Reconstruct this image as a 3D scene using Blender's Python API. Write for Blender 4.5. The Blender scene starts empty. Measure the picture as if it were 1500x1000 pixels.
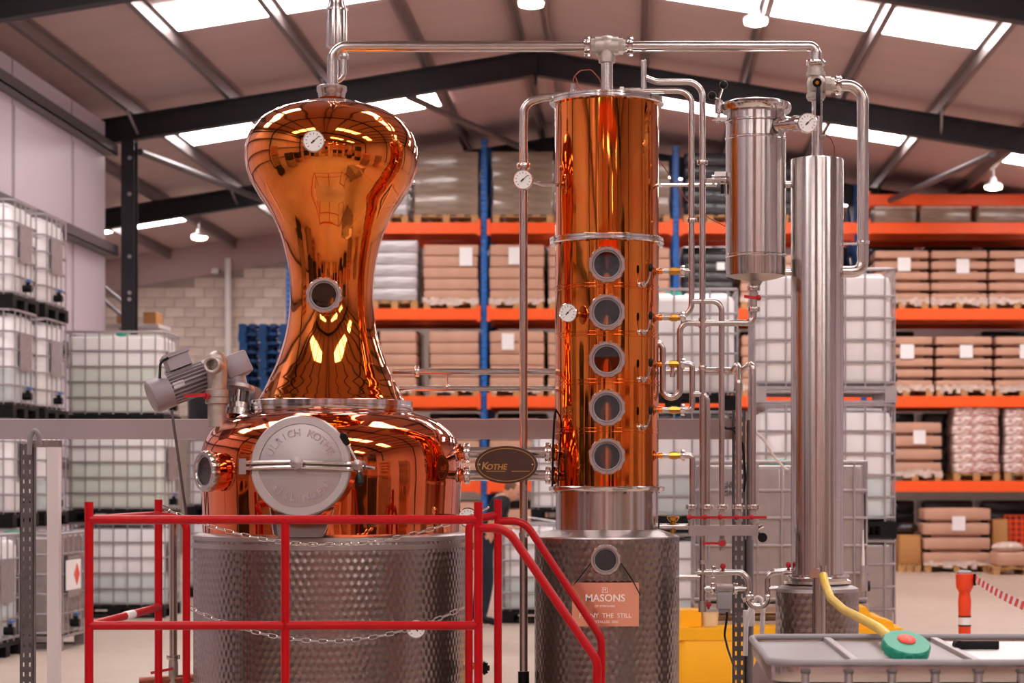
import bpy, bmesh, math, random
from mathutils import Vector, Matrix, Quaternion
random.seed(7)
PI = math.pi
scene = bpy.context.scene
COL = scene.collection

# ------------------------------------------------------------------ camera
FPX = 3200.0            # focal length in pixels of a 1500 px wide frame
CX, CY = 925.0, 708.0   # vanishing point of the hall's long axis
EYE = 1.6
cam_d = bpy.data.cameras.new('camera')
cam = bpy.data.objects.new('camera', cam_d)
COL.objects.link(cam)
cam.location = (0, 0, EYE)
cam.rotation_euler = (PI / 2, 0, 0)
cam_d.sensor_width = 36.0
cam_d.lens = FPX / 1500.0 * 36.0
cam_d.shift_x = -(CX - 750.0) / 1500.0
cam_d.shift_y = (CY - 500.0) / 1500.0
cam_d.clip_end = 200
cam_d.dof.use_dof = True
cam_d.dof.focus_distance = 9.3
cam_d.dof.aperture_fstop = 4.5
scene.camera = cam

# ------------------------------------------------------------------ world, exposure
world = bpy.data.worlds.new('world')
scene.world = world
world.use_nodes = True
world.node_tree.nodes['Background'].inputs[0].default_value = (0.75, 0.82, 0.95, 1)
world.node_tree.nodes['Background'].inputs[1].default_value = 0.6
scene.view_settings.view_transform = 'Standard'
scene.view_settings.look = 'None'
scene.view_settings.gamma = 1
scene.view_settings.use_curve_mapping = False
scene.view_settings.exposure = 0.28
SKY_STRENGTH = 13.0     # daylight coming in through the rooflights
LAMP_STRENGTH = 14.0

# ------------------------------------------------------------------ materials
def lin(c):
    if isinstance(c, str):
        c = [int(c[i:i + 2], 16) / 255 for i in (0, 2, 4)]
    return tuple((x / 12.92 if x <= 0.04045 else ((x + 0.055) / 1.055) ** 2.4) for x in c) + (1.0,)

class NT:
    def __init__(s, name):
        s.m = bpy.data.materials.new(name)
        s.m.use_nodes = True
        s.t = s.m.node_tree
        s.b = s.t.nodes['Principled BSDF']
        s.o = s.t.nodes['Material Output']
    def n(s, typ, **kw):
        x = s.t.nodes.new(typ)
        for k, v in kw.items():
            setattr(x, k, v)
        return x
    def l(s, a, b):
        s.t.links.new(a, b)
    def math(s, op, a, b=None, c=None):
        x = s.n('ShaderNodeMath', operation=op)
        for i, v in enumerate((a, b, c)):
            if v is None:
                continue
            if isinstance(v, (int, float)):
                x.inputs[i].default_value = v
            else:
                s.l(v, x.inputs[i])
        return x.outputs[0]
    def obj(s):
        return s.n('ShaderNodeTexCoord').outputs['Object']
    def noise(s, scale, stretch=(1, 1, 1), detail=3, coord=None):
        mp = s.n('ShaderNodeMapping')
        mp.inputs['Scale'].default_value = stretch
        s.l(coord or s.obj(), mp.inputs['Vector'])
        x = s.n('ShaderNodeTexNoise')
        x.inputs['Scale'].default_value = scale
        x.inputs['Detail'].default_value = detail
        s.l(mp.outputs[0], x.inputs['Vector'])
        return x.outputs['Fac']
    def ramp(s, fac, stops):
        r = s.n('ShaderNodeValToRGB')
        e = r.color_ramp.elements
        while len(e) < len(stops):
            e.new(0.5)
        for i, (p, c) in enumerate(stops):
            e[i].position = p
            e[i].color = c
        s.l(fac, r.inputs[0])
        return r.outputs[0]
    def bump(s, h, strength, dist):
        x = s.n('ShaderNodeBump')
        x.inputs['Strength'].default_value = strength
        x.inputs['Distance'].default_value = dist
        s.l(h, x.inputs['Height'])
        s.l(x.outputs[0], s.b.inputs['Normal'])

MATS = {}
def simple(name, col, rough=0.5, metal=0.0, var=0.12, scale=6.0, stretch=(1, 1, 1), bump=0.0, spec=None, coat=0.0):
    t = NT(name)
    c = lin(col)
    f = t.noise(scale, stretch)
    lo = tuple(x * (1 - var) for x in c[:3]) + (1,)
    hi = tuple(min(1, x * (1 + var)) for x in c[:3]) + (1,)
    t.l(t.ramp(f, [(0.3, lo), (0.7, hi)]), t.b.inputs['Base Color'])
    t.b.inputs['Roughness'].default_value = rough
    t.b.inputs['Metallic'].default_value = metal
    if spec is not None:
        t.b.inputs['Specular IOR Level'].default_value = spec
    if coat:
        t.b.inputs['Coat Weight'].default_value = coat
    if bump:
        t.bump(f, 0.5, bump)
    MATS[name] = t.m
    return t.m

def emit(name, col, strength):
    t = NT(name)
    t.b.inputs['Base Color'].default_value = lin(col)
    t.b.inputs['Emission Color'].default_value = lin(col)
    t.b.inputs['Emission Strength'].default_value = strength
    MATS[name] = t.m

def copper(name, col):
    t = NT(name)
    c = lin(col)
    f = t.noise(5, (1, 1, 1), 2)
    a = (c[0], c[1] * 0.85, c[2] * 0.75, 1)
    b = (c[0], c[1] * 1.12, c[2] * 1.1, 1)
    t.l(t.ramp(f, [(0.35, a), (0.65, b)]), t.b.inputs['Base Color'])
    t.b.inputs['Metallic'].default_value = 1
    t.b.inputs['Roughness'].default_value = 0.045
    t.b.inputs['Coat Weight'].default_value = 0.4
    t.b.inputs['Coat Roughness'].default_value = 0.03
    g = t.noise(9, (1, 1, 0.45), 2)
    t.bump(g, 0.25, 0.004)
    MATS[name] = t.m

def brushed(name, col, rough=0.28, aniso=0.75):
    """stainless ground round the axis: streaks run along the circumference"""
    t = NT(name)
    c = lin(col)
    f = t.noise(4, (0.6, 0.6, 60), 3)
    lo = tuple(x * 0.93 for x in c[:3]) + (1,)
    t.l(t.ramp(f, [(0.3, lo), (0.7, c)]), t.b.inputs['Base Color'])
    t.b.inputs['Metallic'].default_value = 1
    t.b.inputs['Roughness'].default_value = rough
    t.b.inputs['Anisotropic'].default_value = aniso
    t.b.inputs['Anisotropic Rotation'].default_value = 0.25
    tg = t.n('ShaderNodeTangent', direction_type='RADIAL', axis='Z')
    t.l(tg.outputs[0], t.b.inputs['Tangent'])
    MATS[name] = t.m

def dimpled(name, col, R, pu=0.030, pv=0.062):
    """stainless sheet embossed with a staggered honeycomb of shallow dimples"""
    t = NT(name)
    sx = t.n('ShaderNodeSeparateXYZ')
    t.l(t.obj(), sx.inputs[0])
    n = round(2 * PI * R / pu)
    ang = t.math('ARCTAN2', sx.outputs[1], sx.outputs[0])
    u = t.math('MULTIPLY', ang, n / (2 * PI))
    v = t.math('MULTIPLY', sx.outputs[2], 1 / pv)
    def d2(ou, ov):
        fu = t.math('SUBTRACT', t.math('FRACT', t.math('ADD', u, 100 + ou)), 0.5)
        fv = t.math('SUBTRACT', t.math('FRACT', t.math('ADD', v, 100 + ov)), 0.5)
        fv = t.math('MULTIPLY', fv, 1.75)
        return t.math('ADD', t.math('MULTIPLY', fu, fu), t.math('MULTIPLY', fv, fv))
    d = t.math('MINIMUM', d2(0, 0), d2(0.5, 0.5))
    h = t.math('SQRT', d)
    h = t.math('MINIMUM', h, 0.52)
    t.b.inputs['Metallic'].default_value = 1
    t.b.inputs['Roughness'].default_value = 0.24
    t.b.inputs['Base Color'].default_value = lin(col)
    t.bump(h, 0.55, 0.006)
    MATS[name] = t.m

copper('copper', 'E27C2A')
copper('copper_pot', 'DE6C38')
brushed('steel_brushed', 'C9C1BD', 0.2, 0.8)
brushed('steel_disc', 'B8B0AE', 0.36, 0.6)
simple('steel', 'C4BCB8', 0.22, 1, 0.04, 12)
simple('steel_polished', 'DED9D6', 0.14, 1, 0.03, 12)
simple('steel_matt', 'B2AAA8', 0.40, 1, 0.06, 12)
simple('steel_cast', 'B9B0A8', 0.5, 0.9, 0.1, 40, bump=0.001)
dimpled('steel_dimple_pot', '9A908B', 0.6)
dimpled('steel_dimple_column', '988D88', 0.318)
dimpled('steel_dimple_base', '9D938E', 0.183)
simple('galvanised', 'B0A9AB', 0.45, 0.8, 0.1, 14)
simple('galvanised_dark', '6E6A6C', 0.45, 0.8, 0.12, 14)
simple('grey_paint', 'A59B9E', 0.4, 0.0, 0.05, 3)
simple('white_paint', 'DDD6D6', 0.4, 0.0, 0.04, 3)
simple('brass', 'C08A3A', 0.25, 1, 0.08, 20)
simple('red_paint', 'B4000E', 0.33, 0.0, 0.05, 8, spec=0.3)
simple('red_plastic', 'B01822', 0.4, 0.0, 0.05, 8)
simple('black_plastic', '0E0D0E', 0.28, 0.0, 0.1, 8, spec=0.25)
simple('black_matt', '131213', 0.6, 0.0, 0.15, 8, spec=0.2)
simple('motor_grey', '948A8E', 0.42, 0.1, 0.05, 10)
simple('motor_dark', '5A5255', 0.5, 0.1, 0.08, 10)
simple('dial_white', 'F0EDEA', 0.4, 0.0, 0.02, 5)
simple('ink', '22201F', 0.6, 0.0, 0.05, 5)
simple('plaque_brown', '4A3229', 0.4, 0.3, 0.12, 12)
simple('plaque_gold', 'C89A58', 0.35, 0.8, 0.06, 12)
simple('sign_copper', 'F6B496', 0.16, 0.85, 0.03, 3)
simple('sign_white', 'F3E8E2', 0.5, 0.0, 0.02, 3)
simple('dark_steel', '2A282D', 0.5, 0.2, 0.15, 4)
simple('purlin_steel', '8A8080', 0.42, 0.55, 0.1, 3, (1, 0.2, 1))
simple('roof_sheet', 'C2A8A6', 0.55, 0.0, 0.05, 0.6, (1, 3, 1))
simple('wall_panel', 'D8CBD6', 0.45, 0.0, 0.03, 0.5)
simple('concrete_block', 'CDBCAF', 0.85, 0.0, 0.16, 2.2, bump=0.01)
simple('concrete_block_light', 'DACABE', 0.85, 0.0, 0.14, 2.2, bump=0.01)
simple('mortar', '9C8D84', 0.9, 0.0, 0.1, 3)
simple('rack_orange', 'FF5A0A', 0.45, 0.0, 0.04, 3)
simple('rack_blue', '0F62B4', 0.42, 0.0, 0.05, 3)
simple('pallet_wood', 'B98A58', 0.75, 0.0, 0.25, 3, (1, 6, 6))
simple('pallet_blue', '0A4C86', 0.55, 0.0, 0.2, 4)
simple('card', 'C69880', 0.75, 0.0, 0.07, 2)
simple('card_box', 'B9824C', 0.75, 0.0, 0.07, 2)
simple('paper', 'EFEAEA', 0.6, 0.0, 0.03, 3)
simple('wrap_silver', 'B7AFB0', 0.22, 0.1, 0.35, 5, (0.5, 0.5, 9), bump=0.02, coat=0.5)
simple('wrap_brown', '917C6B', 0.25, 0.0, 0.2, 3, (1, 1, 5), bump=0.02, coat=0.4)
simple('wrap_black', '1C1A1E', 0.25, 0.0, 0.4, 6, (1, 1, 6), bump=0.03, coat=0.3)
simple('wrap_pink', 'D9B7AE', 0.3, 0.0, 0.3, 7, (0.6, 0.6, 5), bump=0.03, coat=0.4)
simple('wrap_clear', 'CDB5A8', 0.2, 0.0, 0.2, 8, bump=0.02)
simple('tank_top', '8F898B', 0.42, 0.25, 0.06, 5)
simple('hdpe_lid', 'E6E2E2', 0.45, 0.0, 0.03, 4)
simple('lid_teal', '1F9A7C', 0.42, 0.0, 0.05, 8)
simple('cap_red', 'E2462F', 0.42, 0.0, 0.05, 8)
simple('hose_yellow', 'F2CE4A', 0.3, 0.0, 0.06, 8)
simple('bund_yellow', 'F5B000', 0.45, 0.0, 0.04, 2)
simple('barrier_orange', 'E8451C', 0.45, 0.0, 0.05, 6)
simple('grey_plastic', '8E898B', 0.5, 0.0, 0.05, 6)
simple('cream_plastic', 'D8C6A0', 0.45, 0.0, 0.06, 6)
simple('skin', 'D29A80', 0.55, 0.0, 0.05, 9)
simple('cloth_black', '16161B', 0.85, 0.0, 0.15, 12)
simple('cloth_navy', '15192A', 0.85, 0.0, 0.15, 12)
simple('hair', '6B4B35', 0.7, 0.0, 0.2, 30)
simple('copper_wire', '8A4632', 0.4, 0.5, 0.08, 10)
simple('pvc_grey', '6F696B', 0.4, 0.0, 0.05, 6)
emit('lamp_glow', 'FFE2BC', LAMP_STRENGTH)
emit('rooflight', 'FFF6F4', SKY_STRENGTH)

def hdpe(name, top, low, fill):
    """translucent white bottle; the contents tint the plastic up to the fill line"""
    t = NT(name)
    sx = t.n('ShaderNodeSeparateXYZ')
    t.l(t.obj(), sx.inputs[0])
    f = t.math('ADD', t.math('MULTIPLY', sx.outputs[2], 1.0), 0.5)
    t.l(t.ramp(f, [(fill - 0.004, lin(low)), (fill + 0.004, lin(top))]), t.b.inputs['Base Color'])
    t.b.inputs['Roughness'].default_value = 0.42
    t.b.inputs['Subsurface Weight'].default_value = 0.0
    MATS[name] = t.m
hdpe('hdpe_full', 'F8F5F3', 'DEE4D9', 0.62)
hdpe('hdpe_low', 'F6F3F4', 'D6E0E1', 0.40)
hdpe('hdpe_empty', 'F9F6F6', 'F4F1F1', 0.10)

def clear_glass():
    t = NT('clear_glass')
    t.b.inputs['Base Color'].default_value = lin('E8EAE6')
    t.b.inputs['Roughness'].default_value = 0.0
    t.b.inputs['IOR'].default_value = 1.45
    t.b.inputs['Transmission Weight'].default_value = 1.0
    MATS['clear_glass'] = t.m
clear_glass()

def sacks():
    t = NT('wrap_pink')
    f = t.noise(6, (1.6, 1.6, 7), 4)
    t.l(t.ramp(f, [(0.36, lin('9C5248')), (0.5, lin('D8B4A8')), (0.62, lin('F0E6E2'))]), t.b.inputs['Base Color'])
    t.b.inputs['Roughness'].default_value = 0.3
    t.bump(f, 0.5, 0.03)
    MATS['wrap_pink'] = t.m
sacks()

def floor_mat():
    t = NT('floor_concrete')
    f = t.noise(0.35, (1, 0.35, 1), 5)
    g = t.noise(3.0, (1, 1, 1), 4)
    m = t.math('ADD', t.math('MULTIPLY', f, 0.75), t.math('MULTIPLY', g, 0.25))
    t.l(t.ramp(m, [(0.3, lin('AB9888')), (0.5, lin('BEAC9D')), (0.7, lin('C9BAAD'))]), t.b.inputs['Base Color'])
    t.b.inputs['Roughness'].default_value = 0.38
    MATS['floor_concrete'] = t.m
floor_mat()

def chevron():
    t = NT('barrier_tape')
    sx = t.n('ShaderNodeSeparateXYZ')
    t.l(t.obj(), sx.inputs[0])
    a = t.math('ADD', t.math('MULTIPLY', sx.outputs[1], -3.6), t.math('MULTIPLY', sx.outputs[2], -9.0))
    f = t.math('FRACT', t.math('ADD', a, 100))
    t.l(t.ramp(f, [(0.49, lin('D23440')), (0.51, lin('F0E4E2'))]), t.b.inputs['Base Color'])
    t.b.inputs['Roughness'].default_value = 0.6
    MATS['barrier_tape'] = t.m
chevron()

# ------------------------------------------------------------------ mesh helpers
class MB:
    def __init__(s):
        s.v, s.f = [], []
    def add(s, vs, fs):
        o = len(s.v)
        s.v += [Vector(p) for p in vs]
        s.f += [tuple(i + o for i in f) for f in fs]
        return s
    def xf(s, m):
        s.v = [m @ p for p in s.v]
        return s
    def join(s, o):
        return s.add(o.v, o.f)
    def box(s, c, d, rz=0.0, m=None):
        x, y, z = d[0] / 2, d[1] / 2, d[2] / 2
        vs = [Vector(p) for p in ((-x, -y, -z), (x, -y, -z), (x, y, -z), (-x, y, -z), (-x, -y, z), (x, -y, z), (x, y, z), (-x, y, z))]
        if rz:
            R = Matrix.Rotation(rz, 3, 'Z')
            vs = [R @ p for p in vs]
        if m is not None:
            vs = [m @ p for p in vs]
        c = Vector(c)
        return s.add([p + c for p in vs], [(0, 3, 2, 1), (4, 5, 6, 7), (0, 1, 5, 4), (1, 2, 6, 5), (2, 3, 7, 6), (3, 0, 4, 7)])
    def bb(s, x0, x1, y0, y1, z0, z1):
        return s.box(((x0 + x1) / 2, (y0 + y1) / 2, (z0 + z1) / 2), (x1 - x0, y1 - y0, z1 - z0))
    def rbox(s, c, d, r, seg=3, rz_only=True):
        """box with rounded vertical edges and softly chamfered top and bottom"""
        x, y, z = d[0] / 2, d[1] / 2, d[2] / 2
        ring = []
        for (sx, sy, a0) in ((1, 1, 0), (-1, 1, PI / 2), (-1, -1, PI), (1, -1, 1.5 * PI)):
            for k in range(seg + 1):
                a = a0 + PI / 2 * k / seg
                ring.append((sx * (x - r), sy * (y - r), math.cos(a), math.sin(a)))
        n = len(ring)
        ch = min(r * 0.6, z * 0.5)
        lv = [(-z, r - ch), (-z + ch * 0.3, r - ch * 0.3), (-z + ch, r), (z - ch, r), (z - ch * 0.3, r - ch * 0.3), (z, r - ch)]
        vs, fs = [], []
        for (zz, rr) in lv:
            for (px, py, ca, sa) in ring:
                vs.append((c[0] + px + ca * rr, c[1] + py + sa * rr, c[2] + zz))
        for j in range(len(lv) - 1):
            for i in range(n):
                k = (i + 1) % n
                fs.append((j * n + i, j * n + k, (j + 1) * n + k, (j + 1) * n + i))
        fs.append(tuple(reversed(range(n))))
        fs.append(tuple(range((len(lv) - 1) * n, len(lv) * n)))
        return s.add(vs, fs)
    def lathe(s, prof, seg=32, c=(0, 0, 0), rmod=None, cap=True):
        vs, fs = [], []
        n = len(prof)
        for i, (r, z) in enumerate(prof):
            for k in range(seg):
                a = 2 * PI * k / seg
                rr = max(r, 1e-5) * (rmod(i, k) if rmod else 1)
                vs.append((c[0] + rr * math.cos(a), c[1] + rr * math.sin(a), c[2] + z))
        for i in range(n - 1):
            for k in range(seg):
                q = (k + 1) % seg
                fs.append((i * seg + k, i * seg + q, (i + 1) * seg + q, (i + 1) * seg + k))
        if cap and prof[0][0] > 1e-4:
            fs.append(tuple(reversed(range(seg))))
        if cap and prof[-1][0] > 1e-4:
            fs.append(tuple(range((n - 1) * seg, n * seg)))
        return s.add(vs, fs)
    def cyl(s, p0, p1, r, seg=16, r1=None):
        p0, p1 = Vector(p0), Vector(p1)
        L = (p1 - p0).length
        q = (p1 - p0).to_track_quat('Z', 'Y').to_matrix().to_4x4()
        m = MB().lathe([(r, 0), (r if r1 is None else r1, L)], seg)
        m.xf(Matrix.Translation(p0) @ q)
        return s.join(m)
    def sphere(s, c, r, seg=12, rings=8, sc=(1, 1, 1)):
        prof = [(r * math.sin(PI * i / rings), -r * math.cos(PI * i / rings)) for i in range(rings + 1)]
        m = MB().lathe(prof, seg)
        m.v = [Vector((p.x * sc[0] + c[0], p.y * sc[1] + c[1], p.z * sc[2] + c[2])) for p in m.v]
        return s.join(m)
    def tube(s, pts, r, seg=12, fil=0.0, fs_n=6, closed=False, flat=None):
        pts = [Vector(p) for p in pts]
        path = []
        n = len(pts)
        for i, p in enumerate(pts):
            if not closed and i in (0, n - 1) or fil <= 0:
                path.append(p)
                continue
            a, b = pts[(i - 1) % n], pts[(i + 1) % n]
            d0, d1 = (a - p), (b - p)
            l0, l1 = d0.length, d1.length
            d0.normalize(); d1.normalize()
            ang = d0.angle(d1)
            if ang > PI - 0.05:
                path.append(p)
                continue
            t = min(fil / math.tan(ang / 2), l0 * 0.49, l1 * 0.49)
            rr = t * math.tan(ang / 2)
            bis = (d0 + d1).normalized()
            cen = p + bis * (rr / math.sin(ang / 2))
            s0, s1 = p + d0 * t - cen, p + d1 * t - cen
            tot = s0.angle(s1)
            ax = s0.cross(s1).normalized()
            for k in range(fs_n + 1):
                path.append(cen + Quaternion(ax, tot * k / fs_n) @ s0)
        n = len(path)
        vs, fs = [], []
        tang = []
        for i in range(n):
            if closed:
                d = path[(i + 1) % n] - path[i - 1]
            else:
                d = path[min(i + 1, n - 1)] - path[max(i - 1, 0)]
            tang.append(d.normalized())
        up = Vector((0, 0, 1)) if abs(tang[0].z) < 0.9 else Vector((1, 0, 0))
        nrm = (up - tang[0] * up.dot(tang[0])).normalized()
        for i in range(n):
            if i:
                q = tang[i - 1].rotation_difference(tang[i])
                nrm = q @ nrm
                nrm = (nrm - tang[i] * nrm.dot(tang[i])).normalized()
            b = tang[i].cross(nrm)
            rr = r[i] if isinstance(r, (list, tuple)) else r
            for k in range(seg):
                a = 2 * PI * k / seg
                vs.append(path[i] + nrm * (math.cos(a) * rr) + b * (math.sin(a) * rr * (flat or 1)))
        for i in range(n if closed else n - 1):
            j = (i + 1) % n
            for k in range(seg):
                q = (k + 1) % seg
                fs.append((i * seg + k, i * seg + q, j * seg + q, j * seg + k))
        if not closed:
            fs.append(tuple(reversed(range(seg))))
            fs.append(tuple(range((n - 1) * seg, n * seg)))
        return s.add(vs, fs)
    def prism(s, poly, y0, y1):
        """polygon in the xz plane pushed along y"""
        n = len(poly)
        vs = [(p[0], y0, p[1]) for p in poly] + [(p[0], y1, p[1]) for p in poly]
        fs = [tuple(range(n)), tuple(reversed(range(n, 2 * n)))]
        for i in range(n):
            k = (i + 1) % n
            fs.append((i, i + n, k + n, k))
        return s.add(vs, fs)
    def mesh(s, name, smooth=True, origin=None):
        if origin is None:
            lo = Vector([min(p[i] for p in s.v) for i in range(3)])
            hi = Vector([max(p[i] for p in s.v) for i in range(3)])
            origin = (lo + hi) / 2
        origin = Vector(origin)
        me = bpy.data.meshes.new(name)
        me.from_pydata([p - origin for p in s.v], [], s.f)
        bm = bmesh.new()
        bm.from_mesh(me)
        bmesh.ops.remove_doubles(bm, verts=bm.verts, dist=1e-6)
        bmesh.ops.recalc_face_normals(bm, faces=bm.faces)
        bm.to_mesh(me)
        bm.free()
        if smooth:
            me.polygons.foreach_set('use_smooth', [True] * len(me.polygons))
            try:
                me.set_sharp_from_angle(angle=math.radians(35))
            except Exception:
                pass
        return me, origin

def rootpos(o):
    p = Vector((0, 0, 0))
    while o is not None:
        p += Vector(o.location)
        o = o.parent
    return p

def ob(name, mb, mat, parent=None, smooth=True, label=None):
    me, org = mb.mesh(name, smooth)
    me.materials.append(MATS[mat] if isinstance(mat, str) else mat)
    o = bpy.data.objects.new(name, me)
    COL.objects.link(o)
    if parent is not None:
        o.parent = parent
        o.location = org - rootpos(parent)
    else:
        o.location = org
    if label:
        o['label'] = label
    return o

def tag(o, label, cat=None, group=None, kind=None):
    o['label'] = label
    if cat:
        o['category'] = cat
    if group:
        o['group'] = group
    if kind:
        o['kind'] = kind
    return o

def thing(name, label, cat, loc=(0, 0, 0), group=None):
    o = bpy.data.objects.new(name, None)
    o.empty_display_size = 0.1
    COL.objects.link(o)
    o.location = loc
    return tag(o, label, cat, group)

def share(o, name, loc, parent, rz=0.0):
    """another object on the same mesh data"""
    c = bpy.data.objects.new(name, o.data)
    COL.objects.link(c)
    c.parent = parent
    c.location = loc
    c.rotation_euler = (0, 0, rz)
    return c

def copy_tree(o, parent=None):
    c = o.copy()
    COL.objects.link(c)
    c.parent = parent
    for ch in list(o.children):
        copy_tree(ch, c)
    return c

def W(px, py, d=9.6):
    return Vector(((px - CX) / FPX * d, d, EYE + (CY - py) / FPX * d))
def X(px, d=9.6):
    return (px - CX) / FPX * d
def Z(py, d=9.6):
    return EYE + (CY - py) / FPX * d

def place(mb, pos, normal, roll=0.0):
    """turn a shape built along +Z (its +Y up) to look along normal at pos"""
    n = Vector(normal).normalized()
    up = Vector((0, 0, 1)) if abs(n.z) < 0.99 else Vector((0, 1, 0))
    x = up.cross(n).normalized()
    y = n.cross(x)
    M = Matrix((x, y, n)).transposed().to_4x4()
    return mb.xf(Matrix.Translation(Vector(pos)) @ M @ Matrix.Rotation(roll, 4, 'Z'))

def text_mb(txt, size, extrude=0.001, align='CENTER', shear=0.0, bold=0.0):
    cu = bpy.data.curves.new('lettering', 'FONT')
    cu.body = txt
    cu.size = size
    cu.extrude = extrude
    cu.align_x = align
    cu.align_y = 'CENTER'
    cu.shear = shear
    cu.offset = bold
    cu.resolution_u = 3
    o = bpy.data.objects.new('lettering', cu)
    COL.objects.link(o)
    dg = bpy.context.evaluated_depsgraph_get()
    me = o.evaluated_get(dg).to_mesh()
    m = MB()
    m.add([v.co.copy() for v in me.vertices], [tuple(p.vertices) for p in me.polygons])
    o.evaluated_get(dg).to_mesh_clear()
    bpy.data.objects.remove(o)
    bpy.data.curves.remove(cu)
    return m

# ================================================================== the hall
YF, YB = -25.0, 50.0
XL, XR, XRIDGE = -14.0, 12.0, -1.46
ZRIDGE, SLOPE = 8.4, 0.16
def zroof(x):
    return ZRIDGE - SLOPE * abs(x - XRIDGE)

fl = ob('floor', MB().bb(XL - 0.3, XR + 0.3, YF - 0.3, YB + 0.3, -0.2, 0), 'floor_concrete', smooth=False)
tag(fl, 'smooth beige concrete floor of the warehouse', kind='structure')

def slope_slab(x0, x1, y0, y1, off, th):
    m = MB()
    a, b = zroof(x0) + off, zroof(x1) + off
    m.add([(x0, y0, a), (x1, y0, b), (x1, y1, b), (x0, y1, a), (x0, y0, a + th), (x1, y0, b + th), (x1, y1, b + th), (x0, y1, a + th)],
          [(0, 3, 2, 1), (4, 5, 6, 7), (0, 1, 5, 4), (1, 2, 6, 5), (2, 3, 7, 6), (3, 0, 4, 7)])
    return m
rm = slope_slab(XL - 0.3, XRIDGE, YF - 0.3, YB + 0.3, 0, 0.1)
rm.join(slope_slab(XRIDGE, XR + 0.3, YF - 0.3, YB + 0.3, 0, 0.1))
ceiling = ob('ceiling', rm, 'roof_sheet', smooth=False)
tag(ceiling, 'shallow pitched pale metal roof with rooflight strips and steel purlins', kind='structure')

pxs = [XRIDGE + s * d for s in (-1, 1) for d in (0.22, 1.66, 3.2, 4.65, 6.12, 7.6, 9.1, 10.6)] + [XRIDGE - 12.1, XRIDGE + 12.1]
for x in pxs:
    if not (XL < x < XR):
        continue
    s = -1 if x < XRIDGE else 1
    z = zroof(x)
    m = MB().bb(x - 0.012, x + 0.012, YF, YB, z - 0.2, z - 0.004)
    m.bb(min(x, x + s * 0.07), max(x, x + s * 0.07), YF, YB, z - 0.2, z - 0.188)
    m.bb(min(x, x - s * 0.07), max(x, x - s * 0.07), YF, YB, z - 0.03, z - 0.018)
    ob('purlin', m, 'purlin_steel', ceiling, smooth=False)
# seams of the roof sheets run down the slope
FR = [8.335 * k for k in range(-2, 6)]
for k in range(-6, 3):
    y0 = 27.75 + 8.335 * k
    for (x0, x1) in ((-6.12 if k == 0 else -7.58, -3.1), (0.2, 4.66), (6.14, 9.1)) + (((-12.0, -9.08),) if k == 2 else ()):
        if k == 2 and x0 > 6:
            continue
        m = slope_slab(x0, x1, y0, y0 + 1.4, -0.03, 0.02)
        seen = any(-1 < CX + FPX * xx / yy < 1501 and -1 < CY - FPX * (zroof(xx) - EYE) / yy < 1001
                   for xx in (x0, (x0 + x1) / 2, x1) for yy in (y0, y0 + 1.4)) if y0 > 1 else False
        ob('rooflight' if seen else 'rooflight_offscreen', m, 'rooflight', ceiling, smooth=False)

for i, y in enumerate(FR):
    fr = thing('portal_frame', {5: 'near-black steel portal frame crossing over the tall white tank stacks', 6: 'near-black steel portal frame standing on the lone dark column by the lilac wall', 7: 'near-black steel portal frame close above the tops of the pallet rack'}.get(i, 'near-black steel portal frame spanning the near half of the hall'), 'steel frame', (XRIDGE, y, 0), 'portal frames')
    for s in (-1, 1):
        xe = -12.6 if s < 0 else 11.0
        dx = abs(xe - XRIDGE)
        top, bot = ZRIDGE - 0.2, ZRIDGE - 0.2 - 0.385
        m = MB()
        p = [(XRIDGE, bot), (xe, bot - SLOPE * dx), (xe, bot + 0.03 - SLOPE * dx), (XRIDGE, bot + 0.03)]
        m.prism(p, y - 0.1, y + 0.1)
        p = [(XRIDGE, bot + 0.03), (xe, bot + 0.03 - SLOPE * dx), (xe, top - 0.03 - SLOPE * dx), (XRIDGE, top - 0.03)]
        m.prism(p, y - 0.03, y + 0.03)
        p = [(XRIDGE, top - 0.03), (xe, top - 0.03 - SLOPE * dx), (xe, top - SLOPE * dx), (XRIDGE, top)]
        m.prism(p, y - 0.1, y + 0.1)
        ob('rafter', m, 'dark_steel', fr, smooth=False)
        # end plate at the ridge
    m = MB().bb(XRIDGE - 0.02, XRIDGE + 0.02, y - 0.1, y + 0.1, ZRIDGE - 0.72, ZRIDGE - 0.2)
    ob('ridge_plate', m, 'dark_steel', fr, smooth=False)
    for xf in (-7.58 + XRIDGE * 0 - 0.0, -4.66, 4.66):
        zf = zroof(xf) - 0.2
        ob('fly_brace', MB().cyl((xf, y - 0.55, zf), (xf + 0.06, y - 0.05, zf - 0.3), 0.022, 8), 'galvanised', fr)
    for xc in ((-7.66, 11.0) if i < 7 else (11.0,)):
        zt = zroof(xc) - 0.58
        m = MB().bb(xc - 0.1, xc + 0.1, y - 0.13, y - 0.105, 0, zt)
        m.bb(xc - 0.1, xc + 0.1, y + 0.105, y + 0.13, 0, zt)
        m.bb(xc - 0.02, xc + 0.02, y - 0.105, y + 0.105, 0, zt)
        c = ob('column', m, 'dark_steel', fr, smooth=False)
        if xc < 0 and i == 6:
            for zz in (6.55, 6.0, 5.05, 4.5, 4.4, 3.9, 3.75):
                ob('bolt', MB().cyl((xc + 0.03, y - 0.13, zz), (xc + 0.03, y - 0.15, zz), 0.03, 8), 'galvanised', c)

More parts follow.
